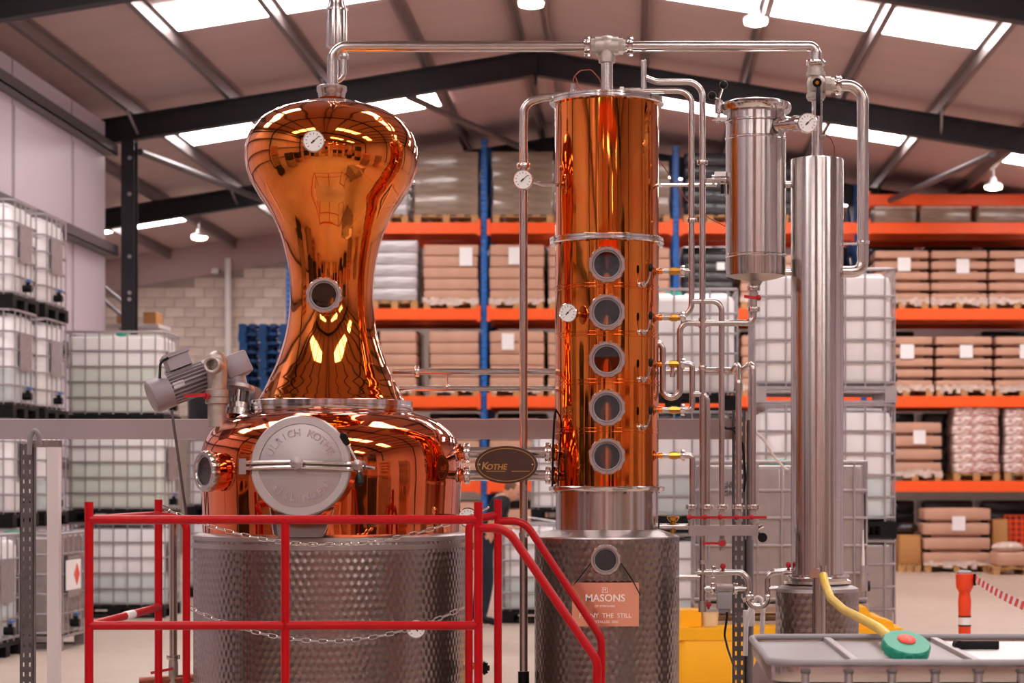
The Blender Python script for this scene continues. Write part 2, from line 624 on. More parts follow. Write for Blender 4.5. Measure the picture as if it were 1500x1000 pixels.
# tubes bracing one frame to the next under the roof
for k, (a, b) in enumerate((((-7.5, 33.34, 6.66), (-6.9, 41.6, 6.95)), ((-3.4, 33.34, 7.5), (-1.62, 41.6, 7.78)), ((5.5, 33.34, 6.62), (4.55, 41.6, 6.82)),
             ((-3.4, 25.0, 7.4), (-1.62, 33.3, 7.7)))[:3]):
    t = ob('roof_brace', MB().cyl(a, b, 0.055, 10), 'galvanised_dark')
    tag(t, ['grey tube bracing the roof beside the lone dark column', 'grey tube bracing the roof towards the ridge', 'grey tube bracing the roof above the blue rack upright'][k], 'brace')

# ------------------------------------------------------------------ walls
wl = ob('wall_left', MB().bb(-8.3, -8.1, YF, 33.2, 0, zroof(-8.3) - 0.2), 'wall_panel', smooth=False)
tag(wl, 'pale lilac insulated panel wall along the hall', kind='structure')
y = 34.2
while y > YF + 1:
    m = MB().bb(-8.1, -8.0, y - 2.95, min(y, 33.2), 0.02, zroof(-8.3) - 0.22)
    p = ob('wall_panel', m, 'wall_panel', wl, smooth=False)
    for e in (0.72,):
        ob('joint_strip', MB().bb(-8.0, -7.99, y - e - 2.2, y - e - 2.17, 0.02, 6.5), 'galvanised', p, smooth=False)
    y -= 3.0
for z in (6.58, 5.05, 3.4, 1.8):
    m = MB().bb(-8.0, -7.8, YF, 33.2, z, z + 0.02)
    m.bb(-7.82, -7.8, YF, 33.2, z, z + 0.16)
    ob('sheeting_rail', m, 'galvanised_dark', wl, smooth=False)

wb = ob('wall_back', MB().bb(XL - 0.3, XR + 0.3, YB, YB + 0.3, 0, 9), 'roof_sheet', smooth=False)
tag(wb, 'gable wall of grey concrete blocks with pale cladding above', kind='structure')
# block masonry up to a raking top under the cladding
def ztop_blocks(x):
    return 6.95 - 0.17 * abs(x + 6.3)
m = MB().prism([(-13.9, 0.0), (11.9, 0.0), (11.9, ztop_blocks(11.9)), (-6.3, 6.95), (-13.9, ztop_blocks(-13.9))], YB - 0.1, YB - 0.005)
mor = ob('masonry', m, 'mortar', wb, smooth=False)
bp = None
nb = 0
for row in range(14, 31):
    for c in range(-1, 14):
        x = -12.9 + 0.45 * c + (0.225 if row % 2 else 0)
        z = row * 0.225
        if z + 0.2 > ztop_blocks(x) or x > -7.2:
            continue
        mt = 'concrete_block' if random.random() < 0.6 else 'concrete_block_light'
        if bp is None:
            bp = {}
        if mt not in bp:
            o = ob('block', MB().box((x + 0.22, YB - 0.11, z + 0.107), (0.437, 0.03, 0.212)), mt, wb, smooth=False)
            bp[mt] = o
        else:
            share(bp[mt], 'block', Vector((x + 0.22, YB - 0.11 - random.random() * 0.008, z + 0.107)) - rootpos(wb), wb)
        nb += 1
# white downpipe
dp = ob('downpipe', MB().cyl((X(334, 49.6), 49.6, 0), (X(334, 49.6), 49.6, Z(378, 49.6)), 0.07, 12), 'white_paint', smooth=True)
tag(dp, 'white vertical pipe against the concrete block gable wall', 'pipe')
bl = ob('bulkhead_light', MB().rbox((X(314, 49.7), 49.78, Z(396, 49.7)), (0.16, 0.08, 0.12), 0.03), 'paper')
tag(bl, 'small white fitting high on the concrete block wall', 'wall fitting')

wr = ob('wall_right', MB().bb(XR, XR + 0.3, YF, YB, 0, 7), 'wall_panel', smooth=False)
tag(wr, 'pale panel wall on the far side of the hall', kind='structure')
wf = ob('wall_front', MB().bb(XL - 0.3, XR + 0.3, YF - 0.3, YF, 0, 9), 'wall_panel', smooth=False)
tag(wf, 'pale panel wall at the near end of the hall', kind='structure')
wo = ob('wall_outer', MB().bb(XL - 0.3, XL, YF, YB, 0, 7), 'wall_panel', smooth=False)
tag(wo, 'pale outer wall beyond the lilac panel wall', kind='structure')

# ------------------------------------------------------------------ pendant lamps
for (x, y, z, lb) in ((X(778, 26), 26, Z(4, 26), 'round glowing lamp hanging under the roof ridge'),
                      (X(1455, 38), 38, Z(273, 38), 'round glowing lamp on a short rod above the orange rack'),
                      (X(292, 45), 45, Z(347, 45), 'round glowing lamp near the concrete block wall'),
                      (X(1107, 28.4), 28.4, Z(31, 28.4), 'small round lamp beside a purlin and rooflight strip')):
    L = thing('pendant_lamp', lb, 'lamp', (x, y, z), 'pendant lamps')
    r = 0.16 if y < 40 else 0.17
    ob('rod', MB().cyl((x, y, z + 0.1), (x, y, zroof(x) - 0.003), 0.02, 8), 'galvanised', L)
    ob('housing', MB().lathe([(0.05, 0.16), (0.07, 0.08), (r, 0.04), (r, 0.0)], 16, (x, y, z)), 'white_paint', L)
    ob('diffuser', MB().lathe([(r * 0.96, 0.0), (r * 0.9, -0.04), (r * 0.5, -0.06), (0, -0.065)], 16, (x, y, z)), 'lamp_glow', L)

# ================================================================== pallet racking
def perforated(m, x0, x1, y0, y1, ht, sw, sh, pitch):
    """front plate of a post with two rows of real punched slots"""
    w = x1 - x0
    c = (x0 + w * 0.27, x0 + w * 0.73)
    for (a, b) in ((x0, c[0] - sw / 2), (c[0] + sw / 2, c[1] - sw / 2), (c[1] + sw / 2, x1)):
        m.bb(a, b, y0, y1, 0, ht)
    z = 0.0
    while z < ht:
        t = min(z + pitch - sh, ht)
        for cc in c:
            m.bb(cc - sw / 2, cc + sw / 2, y0, y1, z, t)
        z += pitch
    return m

RD = 40.0
rack = thing('pallet_rack', 'tall pallet racking with blue uprights and orange beams', 'rack', (X(990, RD), RD + 0.55, 0))
upx = [X(424, RD), X(709, RD), X(990, RD), X(1265, RD), X(1545, RD)]
up0 = None
for i, x in enumerate(upx):
    ht = min(Z(203, RD), zroof(x) - 0.25)
    for j, yy in enumerate((RD + 0.05, RD + 1.1)):
        m = MB().bb(x - 0.06, x - 0.045, yy - 0.05, yy + 0.05, 0, ht).bb(x + 0.045, x + 0.06, yy - 0.05, yy + 0.05, 0, ht)
        if j == 0:
            perforated(m, x - 0.06, x + 0.06, yy - 0.05, yy - 0.045, ht, 0.02, 0.04, 0.1)
        else:
            m.bb(x - 0.06, x + 0.06, yy + 0.035, yy + 0.05, 0, ht)
        u = ob('upright', m, 'rack_blue', rack, smooth=False)
    m = MB()
    for z in range(0, 8):
        if z * 1.0 + 1.1 < ht:
            m.cyl((x, RD + 0.1, 0.1 + z * 1.0), (x, RD + 1.05, 1.0 + z * 1.0), 0.02, 6)
    ob('lattice', m, 'galvanised', rack)
LV = {326: Z(326, RD), 452: Z(452, RD), 580: Z(580, RD), 704: Z(704, RD), 285: Z(285, RD)}
for i in range(4):
    for k in (326, 452, 580, 704, 285):
        if k == 285 and i != 3:
            continue
        for yy in (RD, RD + 1.12):
            m = MB().bb(upx[i] + 0.062, upx[i + 1] - 0.062, yy - 0.04, yy + 0.02, LV[k] - 0.2, LV[k])
            b = ob('beam', m, 'rack_orange', rack, smooth=False)
            for xx in (upx[i] + 0.09, upx[i + 1] - 0.09):
                ob('beam_connector', MB().bb(xx - 0.03, xx + 0.03, yy - 0.06, yy - 0.04, LV[k] - 0.24, LV[k] + 0.06), 'rack_orange', b, smooth=False)

def pallet_mb(x0, x1, y0, y1, z0):
    m = MB()
    for k in range(5):
        a = x0 + (x1 - x0) * k / 4.55
        m.bb(a, a + (x1 - x0) * 0.12, y0, y1, z0 + 0.12, z0 + 0.142)
    for yy in (y0, (y0 + y1) / 2 - 0.05, y1 - 0.1):
        m.bb(x0, x1, yy, yy + 0.1, z0 + 0.1, z0 + 0.12)
        for xx in (x0, (x0 + x1) / 2 - 0.06, x1 - 0.12):
            m.bb(xx, xx + 0.12, yy, yy + 0.1, z0 + 0.02, z0 + 0.1)
    for xx in (x0, (x0 + x1) / 2 - 0.06, x1 - 0.12):
        m.bb(xx, xx + 0.12, y0, y1, z0, z0 + 0.02)
    return m

LOADS = []
def pallet_load(px0, px1, ytop, zb, kind, label, group=None, D=RD, depth=1.0, sheet=None, n=5, bare=False):
    x0, x1, zt = X(px0, D), X(px1, D), Z(ytop, D)
    y0 = D + 0.02
    y1 = y0 + depth
    zb += 0.003
    t = thing('pallet_load', label, 'pallet load', ((x0 + x1) / 2, (y0 + y1) / 2, zb), group)
    if not bare:
        ob('pallet', pallet_mb(x0 + 0.02, x1 - 0.02, y0, y1, zb), 'pallet_wood', t, smooth=False)
    za = zb + (0.002 if bare else 0.145)
    LOADS.append((t, kind))
    cx, cy = (x0 + x1) / 2, (y0 + y1) / 2
    w, d = x1 - x0, y1 - y0
    if kind in ('card', 'card_plain', 'card_band'):
        mt = 'card'
        gap = 0.06 if kind == 'card_band' else 0.012
        h = (zt - za) / n
        ob('core', MB().bb(x0 + 0.16, x1 - 0.16, y0 + 0.16, y1 - 0.16, za, zt - 0.05), 'card', t, smooth=False)
        for k in range(n):
            j = (random.random() - 0.5) * 0.02
            m = MB().rbox((cx + j, cy, za + h * k + (h - gap) / 2), (w - 0.02, d - 0.02, h - gap), 0.04, 2)
            ob('carton_layer', m, mt, t)
        m = MB()
        # skirt of stretch film round the pallet
        for k in range(14):
            a = x0 + w * k / 14
            b = a + w / 14
            za_, zb_ = za - 0.09 * random.random() - 0.01, za + 0.02 + 0.05 * random.random()
            m.add([(a, y0 - 0.012, za_), (b, y0 - 0.014, za_), (b, y0 + 0.004, zb_), (a, y0 - 0.008, zb_), (a, y0 - 0.004, za_), (b, y0 - 0.006, za_), (b, y0 + 0.008, zb_), (a, y0 - 0.002, zb_)],
                  [(0, 1, 2, 3), (7, 6, 5, 4), (0, 4, 5, 1), (3, 2, 6, 7)])
        ob('film_skirt', m, 'wrap_clear', t, smooth=False)
    else:
        mt = {'silver': 'wrap_silver', 'brown': 'wrap_brown', 'black': 'wrap_black', 'pink': 'wrap_pink', 'flat': 'wrap_brown'}[kind]
        h = (zt - za) / n
        for k in range(n):
            j = (random.random() - 0.5) * 0.03
            m = MB().rbox((cx + j, cy, za + h * k + h / 2), (w - 0.02 - 0.03 * random.random(), d, h + 0.01), 0.025 if kind == 'brown' else 0.06, 3)
            ob('wrapped_layer', m, mt, t)
        if kind == 'flat':
            ob('film_top', MB().rbox((cx, cy, zt + 0.012), (w - 0.06, d, 0.045), 0.02, 2), 'wrap_clear', t)
    if sheet:
        a, b, c, e = sheet
        m = MB().bb(X(a, D), X(b, D), y0 - 0.02, y0 - 0.006, Z(e, D), Z(c, D))
        ob('paper_sheet', m, 'paper', t, smooth=False)
    return t
L1, L2, L3, L4 = LV[326], LV[452], LV[580], LV[704]
G = 'loads on the pallet rack'
pallet_load(536, 599, 236, L1, 'silver', 'silver film-wrapped load on the top beam, half behind the copper helmet', G)
pallet_load(605, 702, 222, L1, 'brown', 'tall dull brown wrapped load on the top beam left of a blue upright', G, n=3)
pallet_load(720, 812, 222, L1, 'brown', 'glossy film-wrapped brown load on the top beam right of a blue upright', G, n=4)
pallet_load(905, 983, 236, L1, 'brown', 'wrapped load on the top beam mostly hidden by the tall copper column', G, n=3)
pallet_load(1000, 1080, 224, L1, 'black', 'load wrapped in black film on the top beam behind the steel filter vessel', G, n=5)
pallet_load(1100, 1200, 240, L1, 'black', 'black-wrapped load on the top beam behind the slim steel condenser', G, n=4)
for (a, b, lb) in ((1278, 1345, 'flat load with white film top beside a blue upright under the uppermost beam'), (1347, 1426, 'flat load with white film top in the middle of the uppermost bay'), (1431, 1515, 'flat load with white film top at the far end of the uppermost bay')):
    pallet_load(a, b, 304, L1, 'flat', lb, G, n=1, bare=True)
pallet_load(543, 613, 352, L2, 'silver', 'silver film-wrapped load beside the copper helmet waist, second beam down', G, n=5)
pallet_load(619, 701, 357, L2, 'card', 'brown carton stack with white sheet left of a blue upright, second beam down', G, sheet=(673, 692, 362, 389))
pallet_load(716, 797, 357, L2, 'card', 'brown carton stack with white sheet right of a blue upright, second beam down', G, sheet=(745, 763, 362, 387))
pallet_load(803, 880, 357, L2, 'card', 'brown carton stack cut off by the copper column, second beam down', G)
pallet_load(890, 982, 362, L2, 'card_plain', 'carton stack behind the copper column sight glasses, second beam down', G)
pallet_load(996, 1076, 372, L2, 'black', 'black-wrapped load with a small white tag, second beam down', G, sheet=(1050, 1062, 384, 395))
pallet_load(1084, 1176, 372, L2, 'card_plain', 'carton stack between filter vessel and condenser, second beam down', G)
pallet_load(555, 610, 484, L3, 'card', 'carton stack beside the flare of the copper helmet, third beam down', G)
pallet_load(628, 703, 484, L3, 'card_plain', 'plain carton stack left of a blue upright, third beam down', G)
pallet_load(716, 797, 484, L3, 'card', 'brown carton stack with white sheet above the grey beam, third beam down', G, sheet=(735, 753, 488, 512))
pallet_load(802, 880, 486, L3, 'card', 'carton stack half behind the copper column, third beam down', G)
pallet_load(440, 540, 360, L2, 'silver', 'silver-wrapped load seen behind the copper helmet waist', G)
pallet_load(460, 545, 490, L3, 'card', 'carton stack hidden behind the flare of the copper helmet', G)
pallet_load(1281, 1362, 362, L2, 'card_band', 'banded carton stack with white sheet next to a blue upright, second beam down', G, sheet=(1315, 1334, 377, 397))
pallet_load(1364, 1447, 362, L2, 'card_band', 'middle banded carton stack with white sheet, second beam down', G, sheet=(1401, 1420, 379, 400))
pallet_load(1449, 1532, 362, L2, 'card_band', 'last banded carton stack with white sheet, second beam down', G, sheet=(1487, 1506, 379, 400))
pallet_load(1287, 1368, 488, L3, 'card_band', 'banded carton stack touching the white tank, third beam down', G, sheet=(1319, 1339, 504, 525))
pallet_load(1371, 1455, 488, L3, 'card_band', 'middle banded carton stack with square white sheet, third beam down', G, sheet=(1406, 1425, 505, 524))
pallet_load(1458, 1540, 488, L3, 'card_band', 'last banded carton stack with narrow white sheet, third beam down', G, sheet=(1494, 1510, 504, 525))
pallet_load(1300, 1381, 614, L4, 'card_band', 'banded carton stack with white sheet on the lowest beam', G, sheet=(1338, 1356, 630, 650), n=4)
pallet_load(1396, 1466, 596, L4, 'pink', 'leaning film-wrapped load of pink and white sacks on the lowest beam', G, n=7)
pallet_load(1471, 1540, 598, L4, 'pink', 'second film-wrapped sack load beyond the leaning one on the lowest beam', G, n=7)
pallet_load(640, 703, 612, L4, 'card', 'carton stack left of a blue upright above the copper pot shoulder, lowest beam', G)
pallet_load(716, 790, 612, L4, 'card', 'carton stack behind the grey beam right of a blue upright, lowest beam', G)
pallet_load(640, 702, 734, 0.0, 'card', 'carton stack on the floor under the rack behind the red handrail', G, n=3)
pallet_load(716, 800, 745, 0.0, 'card', 'carton stack on the floor under the rack behind the stooping person', G, n=3)
pallet_load(1353, 1452, 740, 0.0, 'card_band', 'banded carton stack with white sheet on the floor under the rack', G, D=39.4, sheet=(1395, 1414, 756, 777), n=4)
for (lvl, yt, nm) in ((L3, 490, 'third beam down'), (L4, 616, 'lowest beam')):
    for (p0, p1, wh) in ((1002, 1080, 'behind the manifold pipes'), (1086, 1166, 'behind the tank stack by the condenser'), (1172, 1252, 'behind the condenser tube')):
        pallet_load(p0, p1, yt, lvl, 'card', 'plain carton stack %s, %s' % (wh, nm), G)
# cartons and odds and ends on the floor by the rack
t = thing('pallet_load', 'single large brown box on a wooden pallet on the floor', 'pallet load', (X(1338, 39.5), 40, 0))
ob('pallet', pallet_mb(X(1316, 39.5), X(1349, 39.5), 39.5, 40.3, 0), 'pallet_wood', t, smooth=False)
ob('box', MB().rbox((X(1334, 39.5), 39.9, 0.145 + 0.26), (0.40, 0.7, 0.52), 0.02, 1), 'card_box', t)
t = thing('pallet_load', 'low pallet covered with crumpled clear film beside red mesh', 'pallet load', (X(1488, 38.5), 39, 0))
ob('pallet', pallet_mb(X(1452, 38.5), X(1552, 38.5), 38.3, 39.3, 0), 'pallet_wood', t, smooth=False)
ob('load', MB().rbox((X(1500, 38.5), 38.8, 0.145 + 0.12), (1.0, 0.9, 0.24), 0.08, 3), 'card', t)
m = MB().sphere((X(1480, 38.5), 38.75, 0.47), 0.3, 12, 8, (1, 0.7, 0.35))
ob('film', m, 'wrap_clear', t)
t = thing('mesh_crate', 'red mesh crate on a pallet under the orange rack', 'crate', (X(1492, 40.2), 40.6, 0))
x0, x1 = X(1472, 40.2), X(1540, 40.2)
ob('pallet', pallet_mb(x0, x1, 40.2, 41.0, 0), 'pallet_wood', t, smooth=False)
z0, z1 = 0.56, Z(755, 40.2)
for (a, b) in ((x0, x0 + 0.05), (x1 - 0.05, x1)):
    ob('leg', MB().bb(a, b, 40.22, 40.27, 0.15, 0.56), 'pallet_wood', t, smooth=False)
ob('bin_body', MB().bb(x0, x1, 40.26, 41.0, 0.4, z1 - 0.05), 'red_plastic', t, smooth=False)
m = MB()
for k in range(9):
    m.bb(x0 + (x1 - x0) * k / 8 - 0.012, x0 + (x1 - x0) * k / 8 + 0.012, 40.22, 40.26, 0.4, z1)
for k in range(7):
    m.bb(x0, x1, 40.225, 40.255, 0.4 + (z1 - 0.4) * k / 6 - 0.012, 0.4 + (z1 - 0.4) * k / 6 + 0.012)
ob('mesh_front', m, 'rack_orange', t, smooth=False)
for (px, w, h, mt, nm) in ((1462, 0.28, 0.95, 'card_box', 'cardboard_box'),):
    b = ob(nm, MB().rbox((X(px, 39.9), 39.9, h / 2), (w, 0.5, h), 0.015, 1), mt)
    tag(b, 'tall narrow cardboard box beside the red mesh crate', 'box')
b = ob('black_bag', MB().sphere((X(1331, 39.6) , 39.9, 0.79), 0.22, 14, 8, (1.0, 0.8, 0.5)), 'wrap_black')
tag(b, 'black bundle lying on the single large brown box', 'bundle')

# ================================================================== blue pallets
PD = 35.0
pm = None
bx0, bx1 = X(350, PD), X(420, PD)
npal = 29
for k in range(npal):
    if pm is None:
        pm = ob('plastic_pallet', pallet_mb(bx0, bx1, PD, PD + 1.2, 0.0), 'pallet_blue', smooth=False)
        o = pm
    else:
        o = share(pm, 'plastic_pallet', pm.location + Vector(((random.random() - 0.5) * 0.03, (random.random() - 0.5) * 0.03, 0.1435 * k)), None)
    tag(o, 'blue pallet in the tall stack beside the block wall', 'pallet', 'stacked blue pallets')
o['label'] = 'topmost blue pallet of the tall stack beside the block wall'

# ================================================================== mezzanine corner with boxes
mz = thing('mezzanine', 'raised storage platform with pale edge behind the dark column', 'platform', (-9.4, 37, 0))
MD = 36.0
zt = Z(474, MD)
ob('deck', MB().bb(-11.5, X(232, MD), MD, MD + 0.95, zt - 0.06, zt), 'white_paint', mz, smooth=False)
for xx in (-11.3, -8.4):
    for yy in (MD + 0.1, MD + 0.85):
        ob('post', MB().bb(xx - 0.05, xx + 0.05, yy - 0.05, yy + 0.05, 0, zt - 0.06), 'galvanised', mz, smooth=False)
ob('stair_rail', MB().cyl((X(150, MD - 0.3), MD - 0.3, Z(420, MD)), (X(192, MD - 0.3), MD - 0.3, Z(455, MD)), 0.03, 8), 'galvanised', mz)
ob('stair_rail', MB().cyl((X(150, MD - 0.3), MD - 0.3, Z(440, MD)), (X(185, MD - 0.3), MD - 0.3, Z(470, MD)), 0.03, 8), 'galvanised', mz)
for (a, b, c, lb) in ((168, 186, 457, 'small cardboard box on the raised platform left of the dark column'), (207, 226, 456, 'cardboard box on the raised platform right of the dark column')):
    bx = ob('cardboard_box', MB().rbox(((X(a, MD) + X(b, MD)) / 2, MD + 0.4, (zt + Z(c, MD)) / 2 + 0.002), (X(b, MD) - X(a, MD), 0.5, Z(c, MD) - zt), 0.01, 1), 'card_box')
    tag(bx, lb, 'box')

# unseen rack and loads, added behind the camera for the metal to reflect
r2 = copy_tree(rack)
r2.location.y -= 50.0
tag(r2, 'unseen pallet racking added at the near end for reflections', 'rack')
for t, kd_ in LOADS:
    c = copy_tree(t)
    c.location.y -= 50.0
    tag(c, 'loaded pallet on the unseen rack added for reflections', 'pallet load', 'loads on the added near-end rack')

# second row added behind the first so the gaps between pallets go dark
r3 = copy_tree(rack)
r3.location.y += 1.3
tag(r3, 'second row of pallet racking added behind the first to darken its gaps', 'rack')
src = {}
for t, kd_ in LOADS:
    src.setdefault(kd_, t)
for i in range(4):
    for lv, zb in enumerate((0.0, L4, L3, L2)):
        for j in range(3):
            t = src['card_plain' if (j == 1 and lv and (i + lv) % 2) else 'black']
            c = copy_tree(t)
            w_ = (upx[i + 1] - upx[i] - 0.16) / 3
            c.location = (upx[i] + 0.08 + w_ * (j + 0.5), RD + 1.3 + 0.53, zb + 0.003)
            tag(c, 'loaded pallet added behind the front rack to darken its gaps', 'pallet load', 'loads in the added rear rack row')
# unseen pallets added round the still to darken what the metal mirrors
side = [(-7.0, -3.2), (-5.3, -3.4), (-3.9, -3.0), (-1.2, -3.6), (1.4, -3.3), (2.9, -3.1), (5.4, -3.5), (7.6, -3.0), (4.2, 0.5), (4.6, 3.0), (4.0, 5.6), (5.2, 7.4), (-5.4, 1.0), (-5.9, 3.6), (-5.5, 6.0), (-6.2, 8.0)]
kinds = ['black', 'card_band', 'brown', 'black', 'card', 'black', 'brown', 'card_band']
floor_src = {}
for t, kd_ in LOADS:
    floor_src.setdefault(kd_, t)
for i, (x, y) in enumerate(side):
    z = 0.0
    for j in range(2 + (i % 3 == 0)):
        t = floor_src[kinds[(i * 3 + j) % 8]]
        zs = max(max(v.co.z for v in c.data.vertices) + c.location.z for c in t.children)
        c = copy_tree(t)
        c.location = (x, y, z)
        c.rotation_euler = (0, 0, 0.2 * math.sin(i * 2.3))
        z += zs + 0.004
        tag(c, 'loaded pallet added out of view to darken reflections in the still', 'pallet load', 'added loads on the near floor')

# ================================================================== intermediate bulk containers
def rrect(x, y, r, z, seg=3):
    pts = []
    for (sx, sy, a0) in ((1, 1, 0), (-1, 1, PI / 2), (-1, -1, PI), (1, -1, 1.5 * PI)):
        for k in range(seg + 1):
            a = a0 + PI / 2 * k / seg
            pts.append((sx * (x - r) + math.cos(a) * r, sy * (y - r) + math.sin(a) * r, z))
    return pts

def make_ibc(kind, bottle='hdpe_empty', pallet='black_matt', plate=True, lid='lid_teal'):
    """1.2 m long (x), 1.0 m deep (y), tap on the +x end, base at z = 0"""
    r = thing('bulk_container', 'container', 'container', (0, 0, 0))
    m = MB()
    if pallet == 'black_matt':
        m.bb(-0.6, 0.6, -0.5, 0.5, 0.1, 0.14)
        for x in (-0.53, 0, 0.53):
            for y in (-0.43, 0, 0.43):
                m.bb(x - 0.07, x + 0.07, y - 0.07, y + 0.07, 0.0, 0.1)
        for y in (-0.43, 0.43):
            m.bb(-0.6, 0.6, y - 0.06, y + 0.06, 0.0, 0.025)
    else:
        m.bb(-0.6, 0.6, -0.5, 0.5, 0.115, 0.14)
        for x in (-0.55, 0.55):
            for y in (-0.45, 0.45):
                m.bb(x - 0.05, x + 0.05, y - 0.05, y + 0.05, 0.0, 0.115)
        for y in (-0.47, 0.47):
            m.bb(-0.6, 0.6, y - 0.015, y + 0.015, 0.085, 0.115)
            m.bb(-0.6, 0.6, y - 0.015, y + 0.015, 0.0, 0.02)
    ob('base_pallet', m, pallet, r, smooth=False)
    if kind == 'bottle':
        m = MB().rbox((0, 0, 0.145 + 0.465), (1.13, 0.93, 0.93), 0.1, 4)
        b = ob('bottle', m, bottle, r)
        m = MB().rbox((-0.25, 0, 1.085), (0.45, 0.7, 0.03), 0.06, 3).rbox((0.3, 0, 1.085), (0.4, 0.7, 0.03), 0.06, 3)
        ob('shoulder', m, bottle, b)
        zs = (0.17, 0.345, 0.53, 0.715, 0.90, 1.125)
        steel = 'galvanised'
    else:
        m = MB().rbox((0, 0, 0.145 + 0.475), (1.15, 0.95, 0.95), 0.05, 3)
        ob('jacket', m, 'steel_matt', r)
        zs = (0.17, 0.35, 0.54, 0.73, 0.92, 1.115)
        steel = 'galvanised'
        for s in (-1, 1):
            for k in range(4):
                xx = -0.42 + 0.28 * k
                ob('jacket_panel', MB().bb(xx - 0.12, xx + 0.12, s * 0.475 - 0.006, s * 0.475 + 0.006, 0.17, 1.07), 'steel_matt', r, smooth=False)
    ob('lid', MB().lathe([(0.0, 0.02), (0.08, 0.02), (0.085, 0.012), (0.085, -0.02)], 16, (0, 0, 1.118)), lid, r)
    for k, z in enumerate(zs):
        rr = 0.011 if k < 5 else 0.014
        ob('cage_ring', MB().tube(rrect(0.59, 0.49, 0.07, z), rr, 6, closed=True), steel, r)
    hv = None
    for (x, y) in [(-0.5 + k * 0.1667, s * 0.494) for s in (-1, 1) for k in range(7)] + [(s * 0.594, -0.4 + 0.2 * k) for s in (-1, 1) for k in range(5)]:
        if hv is None:
            hv = ob('cage_bar', MB().cyl((x, y, 0.14), (x, y, 1.12), 0.0085, 6), steel, r)
        else:
            share(hv, 'cage_bar', (x, y, 0.63), r)
    if plate:
        ob('name_plate', MB().bb(0.603, 0.609, -0.24, 0.2, 0.5, 0.9), 'galvanised', r, smooth=False)
    tp = ob('tap', MB().cyl((0.55, 0, 0.24), (0.66, 0, 0.24), 0.04, 12).cyl((0.62, 0, 0.24), (0.62, 0, 0.31), 0.02, 10), 'black_plastic', r)
    ob('tap_handle', MB().box((0.63, 0.02, 0.325), (0.03, 0.12, 0.02)), 'rack_blue', tp, smooth=False)
    return r

protos = {
    'full': make_ibc('bottle', 'hdpe_full', 'black_matt'),
    'low': make_ibc('bottle', 'hdpe_low', 'black_matt'),
    'empty': make_ibc('bottle', 'hdpe_empty', 'black_matt'),
    'empty_steel': make_ibc('bottle', 'hdpe_empty', 'galvanised', plate=False),
    'steel': make_ibc('steel', '', 'galvanised', plate=True),
}
used = set()
def ibc(kind, x, y, z, label, group):
    p = protos[kind]
    if kind in used:
        p = copy_tree(p)
    used.add(kind)
    p.location = (x, y, z)
    tag(p, label, 'container', group)
    return p
IH = 1.14
GL = 'white caged tanks stacked along the panel wall'
names = ['bottom', 'second', 'third', 'topmost']
lefts = []
for c, yc in enumerate((23.1, 24.34)):
    for lv in range(4):
        k = ['empty', 'empty', 'low', 'empty'][lv] if c == 0 else ['empty', 'low', 'empty', 'empty'][lv]
        ibc(k, -7.0, yc, IH * lv, '%s white caged tank in the %s stack along the lilac wall' % (names[lv], ['nearer', 'farther'][c]), GL)
GM = 'white caged tanks stacked three high by the grey beam'
for lv in range(3):
    ibc(['low', 'full', 'full'][lv], X(92, 26) + 0.6, 26.5, IH * lv, '%s white caged tank in the stack behind the small electric motor' % ['bottom', 'middle', 'topmost'][lv], GM)
ibc('steel', -6.05, 21.35, 0, 'steel-sided tank with red flammable diamond label behind the slotted post', 'steel-sided tanks')
ibc('low', -6.35, 20.15, 0, 'white caged tank on the floor with teal lid beside the slotted post', GL)
for lv in range(2):
    ibc('empty', X(300, 30) + 0.2, 31.2, IH * lv, '%s white caged tank under the black covered bundle' % ['lower', 'upper'][lv], 'white caged tanks under the black bundle')
GR = 'caged tanks stacked three high behind the condenser'
for lv in range(3):
    ibc(['steel', 'low', 'empty_steel'][lv], X(1105, 18.4) + 0.6, 18.9, IH * lv, ['steel-sided tank at the foot of the stack behind the condenser', 'middle white caged tank in the stack behind the condenser', 'topmost white caged tank in the stack behind the condenser'][lv], GR)
GC = 'caged tanks stacked three high behind the column pipework'
for lv in range(3):
    ibc(['low', 'low', 'empty'][lv], X(1082, 20.3) - 0.6, 20.8, IH * lv, '%s white caged tank in the stack behind the column pipework' % ['bottom', 'middle', 'topmost'][lv], GC)
ibc('low', X(732, 25) + 0.62, 25.5, 0, 'white caged tank on the floor beside the stooping person', 'tanks beside the person')
for lv in range(2):
    ibc('empty', X(777, 27) + 0.6, 27.6, IH * lv, '%s white caged tank behind the tank beside the stooping person' % ['lower', 'upper'][lv], 'tanks beside the person')
st = ibc('steel', X(1018, 15) + 0.6, 15.55, 0.632, 'steel-sided tank standing on the yellow spill bund', 'steel-sided tanks')
xs = X(1058, 15.0)
m = MB()
for k, s in enumerate(('HA', 'BT', 'GR')):
    m.join(place(text_mb(s, 0.05, 0.0008), (X(1067, 15), 15.05, Z(709 + 7 * k, 15)), (0, -1, 0)))
ob('stencil', m, 'ink', st, smooth=False)
lt = ob('level_tube', MB().cyl(W(1264.5, 865, 14.95), W(1264.5, 828, 14.95), 0.022, 12), 'galvanised', st)
ob('level_rod', MB().cyl(W(1264.5, 828, 14.95), W(1264.5, 776, 14.95), 0.009, 8, 0.004), 'hdpe_lid', lt)
# hazard label on the steel tank by the slotted post
xx = -6.05 + 0.612
lab = ob('hazard_label', MB().bb(xx, xx + 0.004, 21.0, 21.56, 0.57, 0.86), 'paper', None, smooth=False)
tag(lab, 'white label with red diamond on the steel-sided tank', 'label')
dm = MB().box((0, 0, 0), (0.004, 0.15, 0.15), m=Matrix.Rotation(PI / 4, 3, 'X'))
dm.xf(Matrix.Translation((xx + 0.006, 21.40, 0.715)))
ob('flammable_diamond', dm, 'cap_red', lab, smooth=False)
